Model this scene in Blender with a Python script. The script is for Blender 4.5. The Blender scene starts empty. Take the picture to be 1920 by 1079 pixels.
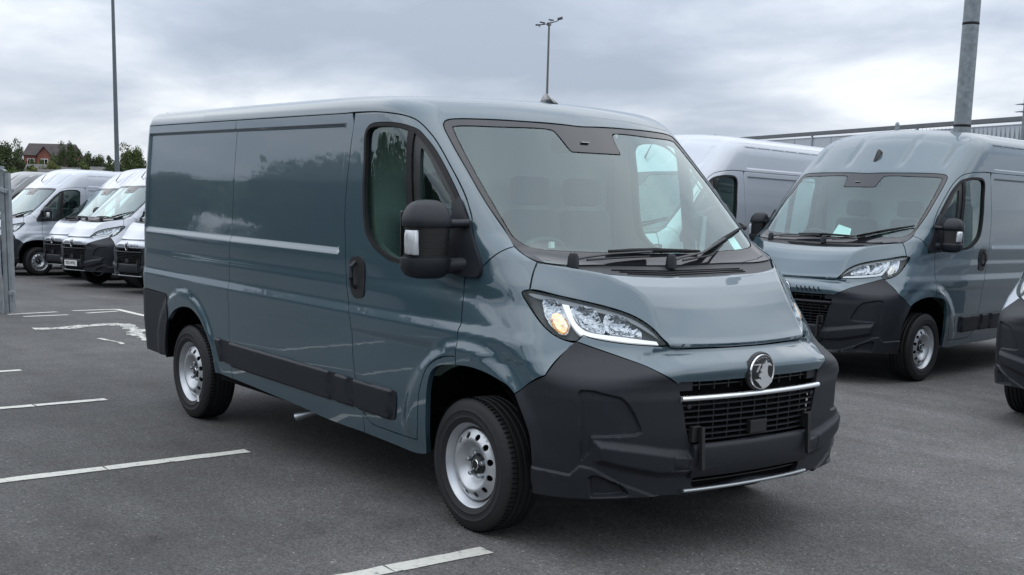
# A yard of parked panel vans under an overcast sky.
import bpy, bmesh, math, random
import numpy as np
from mathutils import Vector, Matrix
from mathutils.geometry import delaunay_2d_cdt

sc = bpy.context.scene
R = math.radians
# ---------------------------------------------------------------- camera
CAM = np.array([4.75325, -4.40201, 1.70745])
YAW, PITCH, ROLL, FPX, CY = 2.48482, -.16516, .02631, 2281.36, 725.73
cam = bpy.data.objects.new('camera', bpy.data.cameras.new('camera'))
sc.collection.objects.link(cam)
_f = Vector((math.cos(YAW) * math.cos(PITCH), math.sin(YAW) * math.cos(PITCH), math.sin(PITCH)))
_r = Vector((math.sin(YAW), -math.cos(YAW), 0)); _u = _r.cross(_f)
_r, _u = math.cos(ROLL) * _r + math.sin(ROLL) * _u, -math.sin(ROLL) * _r + math.cos(ROLL) * _u
cam.matrix_world = Matrix(((_r.x, _u.x, -_f.x, CAM[0]), (_r.y, _u.y, -_f.y, CAM[1]), (_r.z, _u.z, -_f.z, CAM[2]), (0, 0, 0, 1)))
cam.data.sensor_fit = 'HORIZONTAL'; cam.data.sensor_width = 36
cam.data.lens = FPX * 36 / 1920
cam.data.shift_y = (CY - 539.5) / 1920
cam.data.clip_start = .1; cam.data.clip_end = 3000
sc.camera = cam
# ---------------------------------------------------------------- sky, sun, exposure
SUN_EL, SUN_AZ = R(52), R(-150)          # direction towards the sun
world = bpy.data.worlds.new('World'); sc.world = world; world.use_nodes = True
nt = world.node_tree; nt.nodes.clear()
def wn(t, **k):
    n = nt.nodes.new(t)
    for a, b in k.items(): setattr(n, a, b)
    return n
wo = wn('ShaderNodeOutputWorld'); bg = wn('ShaderNodeBackground'); bg.inputs['Strength'].default_value = .1
nt.links.new(bg.outputs[0], wo.inputs[0])
sky = wn('ShaderNodeTexSky', sky_type='NISHITA'); sky.sun_disc = False
sky.sun_elevation = SUN_EL; sky.sun_rotation = R(90) - SUN_AZ
tc = wn('ShaderNodeTexCoord'); sep = wn('ShaderNodeSeparateXYZ'); nt.links.new(tc.outputs['Generated'], sep.inputs[0])
def wmath(op, a, b=None):
    n = wn('ShaderNodeMath', operation=op)
    for i, v in enumerate((a, b)):
        if v is None: continue
        if isinstance(v, (int, float)): n.inputs[i].default_value = v
        else: nt.links.new(v, n.inputs[i])
    return n.outputs[0]
zz = wmath('ADD', wmath('MAXIMUM', sep.outputs['Z'], 0), .24)
cmb = wn('ShaderNodeCombineXYZ')
nt.links.new(wmath('DIVIDE', sep.outputs['X'], zz), cmb.inputs[0]); nt.links.new(wmath('DIVIDE', sep.outputs['Y'], zz), cmb.inputs[1])
def wnoise(scale, detail, rough, loc, sx=1, dist=0.):
    mp = wn('ShaderNodeMapping'); nt.links.new(cmb.outputs[0], mp.inputs[0])
    mp.inputs['Location'].default_value = loc; mp.inputs['Rotation'].default_value = (0, 0, R(-38)); mp.inputs['Scale'].default_value = (sx, 1, 1)
    n = wn('ShaderNodeTexNoise'); nt.links.new(mp.outputs[0], n.inputs['Vector'])
    n.inputs['Scale'].default_value = scale; n.inputs['Detail'].default_value = detail; n.inputs['Roughness'].default_value = rough
    n.inputs['Distortion'].default_value = dist
    return n.outputs['Fac']
n1 = wnoise(.62, 8, .52, (3.1, 7.7, 0), 1.0, .25); n2 = wnoise(2.0, 9, .55, (11.3, 2.1, 0), .8, .3)
cl = wmath('ADD', wmath('MULTIPLY', n1, .74), wmath('MULTIPLY', n2, .26))
ramp = wn('ShaderNodeValToRGB'); nt.links.new(cl, ramp.inputs[0])
e = ramp.color_ramp.elements
e[0].position = .38; e[0].color = (.33, .385, .47, 1)
e[1].position = .64; e[1].color = (.92, .93, .94, 1)
for p, c in ((.44, (.42, .475, .565)), (.495, (.55, .60, .68)), (.55, (.74, .775, .82))):
    q = e.new(p); q.color = (*c, 1)
# an overcast sky is brighter overhead than at the horizon
gr = wmath('ADD', wmath('MULTIPLY', wmath('MAXIMUM', sep.outputs['Z'], 0), 1.05), .88)
vm = wn('ShaderNodeVectorMath', operation='SCALE'); nt.links.new(ramp.outputs[0], vm.inputs[0]); nt.links.new(wmath('MULTIPLY', gr, 13.2), vm.inputs['Scale'])
mx = wn('ShaderNodeMix', data_type='RGBA'); mx.inputs[0].default_value = .93
nt.links.new(sky.outputs[0], mx.inputs['A']); nt.links.new(vm.outputs[0], mx.inputs['B']); nt.links.new(mx.outputs['Result'], bg.inputs['Color'])
sun = bpy.data.lights.new('sun', 'SUN'); sun.energy = .5; sun.angle = R(80); sun.color = (1, .97, .93)
so = bpy.data.objects.new('sun', sun); sc.collection.objects.link(so)
so.rotation_euler = Vector((math.cos(SUN_EL) * math.cos(SUN_AZ), math.cos(SUN_EL) * math.sin(SUN_AZ), math.sin(SUN_EL))).to_track_quat('Z', 'Y').to_euler()
sc.view_settings.view_transform = 'Standard'; sc.view_settings.look = 'None'; sc.view_settings.gamma = 1
sc.view_settings.use_curve_mapping = False; sc.view_settings.exposure = 0.08
sc.render.engine = 'CYCLES'; sc.cycles.use_denoising = True
sc.cycles.max_bounces = 10; sc.cycles.transparent_max_bounces = 16

COL = sc.collection
rnd = random.Random(7)
# ---------------------------------------------------------------- materials
def mat(name, color=(.5, .5, .5), rough=.5, metal=0., coat=0., coat_rough=.03, spec=.5, emit=None, estr=1.):
    m = bpy.data.materials.new(name); m.use_nodes = True
    b = m.node_tree.nodes['Principled BSDF']
    b.inputs['Base Color'].default_value = (*color, 1); b.inputs['Roughness'].default_value = rough
    b.inputs['Metallic'].default_value = metal; b.inputs['Coat Weight'].default_value = coat; b.inputs['Coat Roughness'].default_value = coat_rough
    b.inputs['Specular IOR Level'].default_value = spec
    if emit:
        b.inputs['Emission Color'].default_value = (*emit, 1); b.inputs['Emission Strength'].default_value = estr
    return m

def noise_mod(m, scale=60., amt=.25, bump=0., bscale=None, rough_amt=0., detail=6):
    """uneven colour, gloss and fine relief from object-space noise"""
    t = m.node_tree; b = t.nodes['Principled BSDF']; c = tuple(b.inputs['Base Color'].default_value)[:3]
    tc = t.nodes.new('ShaderNodeTexCoord'); n = t.nodes.new('ShaderNodeTexNoise')
    n.inputs['Scale'].default_value = scale; n.inputs['Detail'].default_value = detail; t.links.new(tc.outputs['Object'], n.inputs['Vector'])
    r = t.nodes.new('ShaderNodeValToRGB'); t.links.new(n.outputs['Fac'], r.inputs[0])
    r.color_ramp.elements[0].position = .3; r.color_ramp.elements[1].position = .7
    r.color_ramp.elements[0].color = (*[v * (1 - amt) for v in c], 1); r.color_ramp.elements[1].color = (*[min(1, v * (1 + amt)) for v in c], 1)
    t.links.new(r.outputs[0], b.inputs['Base Color'])
    if rough_amt:
        r0 = b.inputs['Roughness'].default_value
        mr = t.nodes.new('ShaderNodeMapRange'); t.links.new(n.outputs['Fac'], mr.inputs[0])
        mr.inputs['To Min'].default_value = max(0, r0 - rough_amt); mr.inputs['To Max'].default_value = r0 + rough_amt
        t.links.new(mr.outputs[0], b.inputs['Roughness'])
    if bump:
        n2 = t.nodes.new('ShaderNodeTexNoise'); n2.inputs['Scale'].default_value = bscale or scale * 4; n2.inputs['Detail'].default_value = 4
        t.links.new(tc.outputs['Object'], n2.inputs['Vector'])
        bp = t.nodes.new('ShaderNodeBump'); bp.inputs['Strength'].default_value = 1; bp.inputs['Distance'].default_value = bump
        t.links.new(n2.outputs['Fac'], bp.inputs['Height']); t.links.new(bp.outputs[0], b.inputs['Normal'])
    return m

def glass_mat(name, tint, ior=1.5, gain=1.0, film=0.):
    """thin pane: mirror reflection by Fresnel over a tinted see-through pane; film = share of pale dusty scatter"""
    m = bpy.data.materials.new(name); m.use_nodes = True; t = m.node_tree; t.nodes.clear()
    o = t.nodes.new('ShaderNodeOutputMaterial'); tr = t.nodes.new('ShaderNodeBsdfTransparent'); gl = t.nodes.new('ShaderNodeBsdfGlossy')
    tr.inputs['Color'].default_value = (*tint, 1); gl.inputs['Roughness'].default_value = .015; gl.inputs['Color'].default_value = (.86, .98, 1, 1)
    fr = t.nodes.new('ShaderNodeFresnel'); fr.inputs['IOR'].default_value = ior
    # a pane has two faces: keep the same reflectance seen from either side
    ge = t.nodes.new('ShaderNodeNewGeometry'); mi = t.nodes.new('ShaderNodeMix'); mi.inputs['A'].default_value = ior; mi.inputs['B'].default_value = 1 / ior
    t.links.new(ge.outputs['Backfacing'], mi.inputs[0]); t.links.new(mi.outputs[0], fr.inputs['IOR'])
    mm = t.nodes.new('ShaderNodeMath'); mm.operation = 'MULTIPLY'; mm.inputs[1].default_value = gain; mm.use_clamp = True
    t.links.new(fr.outputs[0], mm.inputs[0]); mix = t.nodes.new('ShaderNodeMixShader')
    t.links.new(mm.outputs[0], mix.inputs[0]); t.links.new(gl.outputs[0], mix.inputs[2])
    if film:
        df = t.nodes.new('ShaderNodeBsdfDiffuse'); df.inputs['Color'].default_value = (.62, .72, .68, 1)
        m2 = t.nodes.new('ShaderNodeMixShader'); m2.inputs[0].default_value = film
        t.links.new(tr.outputs[0], m2.inputs[1]); t.links.new(df.outputs[0], m2.inputs[2]); t.links.new(m2.outputs[0], mix.inputs[1])
    else:
        t.links.new(tr.outputs[0], mix.inputs[1])
    t.links.new(mix.outputs[0], o.inputs[0])
    return m

def paint(name, color, metal=0.):
    m = mat(name, color, .32, metal, coat=1., coat_rough=.02)
    t = m.node_tree; b = t.nodes['Principled BSDF']
    tc = t.nodes.new('ShaderNodeTexCoord'); n = t.nodes.new('ShaderNodeTexNoise'); n.inputs['Scale'].default_value = 9; n.inputs['Detail'].default_value = 2
    t.links.new(tc.outputs['Object'], n.inputs['Vector'])
    b.inputs['Coat IOR'].default_value = 1.70
    bp = t.nodes.new('ShaderNodeBump'); bp.inputs['Distance'].default_value = .0006; bp.inputs['Strength'].default_value = .5
    t.links.new(n.outputs['Fac'], bp.inputs['Height']); t.links.new(bp.outputs[0], b.inputs['Coat Normal'])
    # a light film of road dust, thicker low down the body and in drifts
    n3 = t.nodes.new('ShaderNodeTexNoise'); n3.inputs['Scale'].default_value = 3.5; n3.inputs['Detail'].default_value = 8; t.links.new(tc.outputs['Object'], n3.inputs['Vector'])
    mr = t.nodes.new('ShaderNodeMapRange'); t.links.new(n3.outputs['Fac'], mr.inputs[0]); mr.inputs['From Min'].default_value = .35; mr.inputs['From Max'].default_value = .75
    mr.inputs['To Min'].default_value = .015; mr.inputs['To Max'].default_value = .045; t.links.new(mr.outputs[0], b.inputs['Coat Roughness'])
    return m

M = {}
M['grey_paint'] = paint('grey_blue_paint', (.043, .086, .112), .20)
M['white_paint'] = paint('white_paint', (.45, .485, .54))
M['dark_paint'] = paint('dark_grey_paint', (.045, .05, .055), .2)
M['plastic'] = noise_mod(mat('dark_grey_moulded_plastic', (.0115, .014, .019), .52, spec=.42), 25, .10, .00012, 900)
M['black'] = mat('black_plastic', (.012, .013, .014), .45)
M['rubber'] = mat('black_rubber', (.010, .010, .011), .6, spec=.3)
M['void'] = mat('dark_underbody', (.006, .006, .007), .9, spec=.1)
M['frit'] = mat('glossy_black_frit', (.018, .018, .022), .05, spec=.65)
M['screen'] = glass_mat('windscreen_glass', (.74, .97, .90), 1.55, 1.9)
M['sideglass'] = glass_mat('side_window_glass', (.66, .86, .80), 1.5, 1.7)
M['lens'] = glass_mat('clear_lamp_lens', (.93, .95, .96), 1.42, 1.1)
M['chrome'] = mat('chrome', (.82, .84, .86), .10, 1.)
M['bright'] = mat('bright_badge_chrome', (.86, .88, .90), .22, .75)
M['satin'] = mat('satin_silver_trim', (.42, .45, .47), .38, .9)
M['rim'] = noise_mod(mat('silver_wheel_paint', (.52, .54, .56), .36, .6, coat=.3), 9, .10)
M['reflector'] = noise_mod(mat('lamp_reflector', (.42, .44, .47), .08, 1.), 60, .25)
M['drl'] = mat('daylight_running_lamp', (.8, .8, .8), .3, emit=(.93, .97, 1.), estr=.38)
M['drl_off'] = mat('running_lamp_strip_unlit', (.75, .78, .8), .25)
M['amber'] = noise_mod(mat('lit_amber_indicator', (.70, .60, .48), .16, .7), 60, .3)
ta = M['amber'].node_tree; ba = ta.nodes['Principled BSDF']; tca = ta.nodes.new('ShaderNodeTexCoord'); na = ta.nodes.new('ShaderNodeTexNoise')
na.inputs['Scale'].default_value = 24; na.inputs['Detail'].default_value = 3; ta.links.new(tca.outputs['Object'], na.inputs['Vector'])
ra = ta.nodes.new('ShaderNodeValToRGB'); ta.links.new(na.outputs['Fac'], ra.inputs[0]); ea = ra.color_ramp.elements
ea[0].position = .36; ea[0].color = (.0, .0, .0, 1); ea[1].position = .66; ea[1].color = (1., .62, .20, 1); qa = ea.new(.48); qa.color = (.75, .28, .04, 1)
ta.links.new(ra.outputs[0], ba.inputs['Emission Color']); ba.inputs['Emission Strength'].default_value = 1.15
M['amber_off'] = mat('clear_indicator_reflector', (.62, .6, .56), .2, .6)
M['red'] = mat('red_tail_lamp', (.35, .015, .015), .15, coat=1.)
M['dash'] = mat('grey_dashboard', (.07, .075, .08), .6)
M['seat'] = noise_mod(mat('dark_seat_fabric', (.028, .030, .033), .9), 120, .2)
M['lining'] = mat('pale_cab_lining', (.20, .215, .21), .8)
M['trim'] = mat('grey_lamp_trim', (.20, .21, .22), .3, .5)
M['cowl'] = noise_mod(mat('grey_scuttle_plastic', (.040, .042, .046), .55), 25, .1)
M['bulkhead'] = mat('pale_grey_bulkhead', (.46, .48, .48), .8)
M['white'] = mat('white_plastic', (.75, .75, .74), .4)
M['paper'] = mat('pale_blue_paper', (.70, .78, .80), .8)
M['clear'] = mat('clear_indicator_lens', (.62, .64, .66), .15, .3, coat=1.)
# ---------------------------------------------------------------- body surface
def _tab(pts, sm):
    lo, hi = pts[0][0] - .3, pts[-1][0] + .3
    t = np.linspace(lo, hi, 1601)
    v = np.interp(t, [p[0] for p in pts], [p[1] for p in pts])
    w = max(1, int(sm / (t[1] - t[0])))
    for _ in range(3):
        k = np.ones(2 * w + 1) / (2 * w + 1)
        v = np.convolve(np.pad(v, w, mode='edge'), k, 'valid')
    return t, v

def tab(T, x):
    return np.interp(x, T[0], T[1])

def ss(a, b, x):
    t = np.clip((x - a) / (b - a), 0, 1)
    return t * t * (3 - 2 * t)

def smax(a, b, k):
    h = np.maximum(k - np.abs(a - b), 0) / k
    return np.maximum(a, b) + h * h * k * .25

def smin(a, b, k):
    return -smax(-a, -b, k)

T_SIDE = _tab([(.2, .965), (.3, .995), (.42, 1.014), (.64, 1.032), (.985, 1.036), (1.035, 1.024), (1.285, 1.026), (1.34, 1.024),
               (1.71, 1.008), (2.0, .982), (2.07, .974), (2.25, .955), (2.5, .93)], .006)
T_NOSE = _tab([(.2, .90), (.30, .93), (.47, .945), (.6, .955), (.765, .956), (.80, .950), (.845, .951), (.885, .966), (.915, .968), (.945, .945), (1.0, .86), (1.3, .5)], .007)
T_HOOD = _tab([(-.2, 1.39), (.1, 1.335), (.31, 1.300), (.45, 1.287), (.51, 1.277), (.60, 1.238), (.65, 1.204), (.72, 1.148), (.79, 1.072), (.838, 1.019), (.90, .965), (.95, .80), (.98, .3)], .004)
T_LIP = _tab([(0, .857), (.2, .848), (.33, .825), (.458, .796), (.549, .746), (.654, .68), (.753, .608), (.811, .561), (.9, .47), (1.05, .28)], .01)

def body(P, high=False, feat=True):
    x, y, z = P[..., 0], np.abs(P[..., 1]), P[..., 2]
    ys = tab(T_SIDE, z)
    t = np.clip((x + 1.0) / 1.25, 0, 2)
    ys = ys - t * t * (.025 + .10 * ss(.95, 1.4, z))
    t = np.clip((-2.2 - x) / 2.1, 0, 1)
    ys = ys - .025 * t * t
    if feat:
        r = np.hypot(x, z - .375)
        ys = ys + .024 * (1 - ss(.505, .60, r)) * ss(.30, .5, z)
        r = np.hypot(x + 3.44, z - .37)
        ys = ys + .018 * (1 - ss(.505, .575, r)) * ss(.30, .5, z)
        # recessed panel blanks along the load bay
        m = ss(-4.225, -4.205, x) * (1 - ss(-1.275, -1.255, x)) * ss(1.292, 1.338, z) * (1 - ss(2.002, 2.018, z))
        ys = ys - .015 * m
        if high:
            m = ss(-4.225, -4.205, x) * (1 - ss(-1.275, -1.255, x)) * ss(2.10, 2.12, z) * (1 - ss(2.345, 2.365, z))
            ys = ys - .014 * m
    side = y - ys
    a = .304 - (z - 1.328) * 1.017
    b = .05 + .11 * (z - 1.3)
    if high:
        a = np.where(z > 2.06, .304 - .732 * 1.017 - (z - 2.06) * 1.15, a)
    ws = (x - a + b * (y / .82) ** 2) * .70
    if high:
        zr = 2.53 - .05 * (y / .75) ** 2
        roof = (z - zr)
        if feat:
            fm = ss(2.08, 2.16, z) * (1 - ss(2.40, 2.50, z))
            ws = ws + fm * (.016 * np.exp(-((y - .74) / .025) ** 2) + .014 * np.exp(-((y - .30) / .03) ** 2))
        up = smax(smax(side, ws, .16), roof, .20)
    else:
        zr = 2.199 - .020 * (y / .75) ** 2 - .04 * np.clip(x + 1.5, 0, 2) ** 2
        roof = (z - zr)
        up = smax(smax(side, ws, .16), roof, .10)
    up = smax(up, (1.22 - z) * .8, .06)
    zt = tab(T_HOOD, x + .22 * y * y * ss(.62, .80, x)) + .07 * y * y
    top = (z - zt) * .80
    fa = .621 * x + .565 * y + .544 * z - 1.3698
    fb = .700 * x + .514 * y + .495 * z - 1.3125
    hood = smax(smax(top, smax(fa, fb, .02), .010), side, .07)
    hood = smax(hood, (x + .22 * y * y * ss(.62, .80, x) - .850 - .60 * (z - .974)) * .86, .004)
    hood = smax(hood, .90 - z, .02)
    nose = x - tab(T_NOSE, z) + .15 * y ** 2 + .12 * y ** 4
    ledge = (z - .976 + .56 * np.maximum(x - tab(T_LIP, y), -.35)) * .85
    low = smax(smax(side, nose, .25), ledge, .045)
    low = smin(hood, low, .02)
    f = smin(up, low, .0015 + .0685 * ss(-.55, .10, x))
    f = smax(f, -4.365 - x, .16)
    f = np.maximum(f, .18 - z)
    return f

def march(O, D, high=False, n=64, far=2.6, feat=True):
    """first hit of rays O + t D (D unit) with the body surface"""
    O = np.asarray(O, float); D = np.asarray(D, float)
    D = D / np.linalg.norm(D, axis=-1, keepdims=True)
    ts = np.linspace(0, far, n)
    hit = np.full(len(O), np.nan); lo = np.zeros(len(O)); found = np.zeros(len(O), bool)
    f0 = body(O, high, feat)
    for k in range(1, n):
        f1 = body(O + D * ts[k], high, feat)
        new = (~found) & (f0 > 0) & (f1 <= 0)
        lo[new] = ts[k - 1]; found |= new
        f0 = f1
    hi = lo + ts[1]
    for _ in range(22):
        mid = (lo + hi) / 2
        out = body(O + D * mid[:, None], high, feat) > 0
        lo = np.where(out, mid, lo); hi = np.where(out, hi, mid)
    P = O + D * hi[:, None]
    return P, found

# (u, v) charts: each gives a ray per chart point
def chart(kind):
    if kind == 'Y':      # right-hand side seen square on: u = x, v = z
        return (lambda u, v: (np.stack([u, u * 0 - 1.6, v], -1), np.stack([u * 0, u * 0 + 1, u * 0], -1))), (lambda P: np.stack([P[:, 0], P[:, 2]], -1))
    if kind == 'X':      # front square on: u = y, v = z
        return (lambda u, v: (np.stack([u * 0 + 1.7, u, v], -1), np.stack([u * 0 - 1, u * 0, u * 0], -1))), (lambda P: P[:, 1:3].copy())
    if kind == 'XB':     # from behind: u = y, v = z
        return (lambda u, v: (np.stack([u * 0 - 5.2, u, v], -1), np.stack([u * 0 + 1, u * 0, u * 0], -1))), (lambda P: P[:, 1:3].copy())
    if kind == 'RX':     # fan round a lengthwise axis: u = x, v = angle
        def f(u, v):
            d = np.stack([u * 0, np.sin(v), np.cos(v)], -1)
            return np.stack([u, u * 0, u * 0 + 1.1], -1) + d * 2.2, -d
        return f, (lambda P: np.stack([P[:, 0], np.arctan2(P[:, 1], P[:, 2] - 1.1)], -1))
    if kind[:2] == 'RZ':   # fan round an upright axis: u = angle, v = z
        x0 = float(kind[2:] or 0)
        def f(u, v):
            d = np.stack([np.cos(u), np.sin(u), u * 0], -1)
            return np.stack([u * 0 + x0, u * 0, v], -1) + d * 2.2, -d
        return f, (lambda P: np.stack([np.arctan2(P[:, 1], P[:, 0] - x0), P[:, 2]], -1))
    # parallel projection along a slanting direction
    d = {'DF': (-.45, .80, -.38), 'DH': (-.60, 0, -.80), 'DL': (-.66, .70, -.28)}[kind]
    d = np.array(d, float); d /= np.linalg.norm(d)
    a = np.cross(d, (0, 0, 1.)); a /= np.linalg.norm(a); b = np.cross(a, d)
    c = np.array([.4, 0 if kind == 'DH' else -.8, .9])
    def f(u, v):
        return c + u[:, None] * a + v[:, None] * b - d * 1.3, np.broadcast_to(d, (len(u), 3)).copy()
    return f, (lambda P: np.stack([(P - c) @ a, (P - c) @ b], -1))

def surf(kind, uv, high=False, disp=None, feat=True):
    f, _ = chart(kind)
    uv = np.asarray(uv, float)
    e = 1e-3
    pts = []
    for du, dv in ((0, 0), (e, 0), (-e, 0), (0, e), (0, -e)):
        O, D = f(uv[:, 0] + du, uv[:, 1] + dv)
        P, ok = march(O, D, high, feat=feat)
        if not ok.all():
            P[~ok] = np.nan
        pts.append(P)
    N = np.cross(pts[1] - pts[2], pts[3] - pts[4])
    N /= np.linalg.norm(N, axis=1, keepdims=True) + 1e-12
    O, D = f(uv[:, 0], uv[:, 1])
    s = np.sign(-(N * D).sum(1)); N *= s[:, None]
    P = pts[0]
    if disp is not None:
        Pn = P + N * disp(uv)[:, None]
        q = []
        for i, (du, dv) in enumerate(((e, 0), (-e, 0), (0, e), (0, -e))):
            q.append(pts[i + 1] + N * disp(uv + (du, dv))[:, None])
        N2 = np.cross(q[0] - q[1], q[2] - q[3]); N2 /= np.linalg.norm(N2, axis=1, keepdims=True) + 1e-12
        N = N2 * s[:, None]; P = Pn
    return P, N
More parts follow.
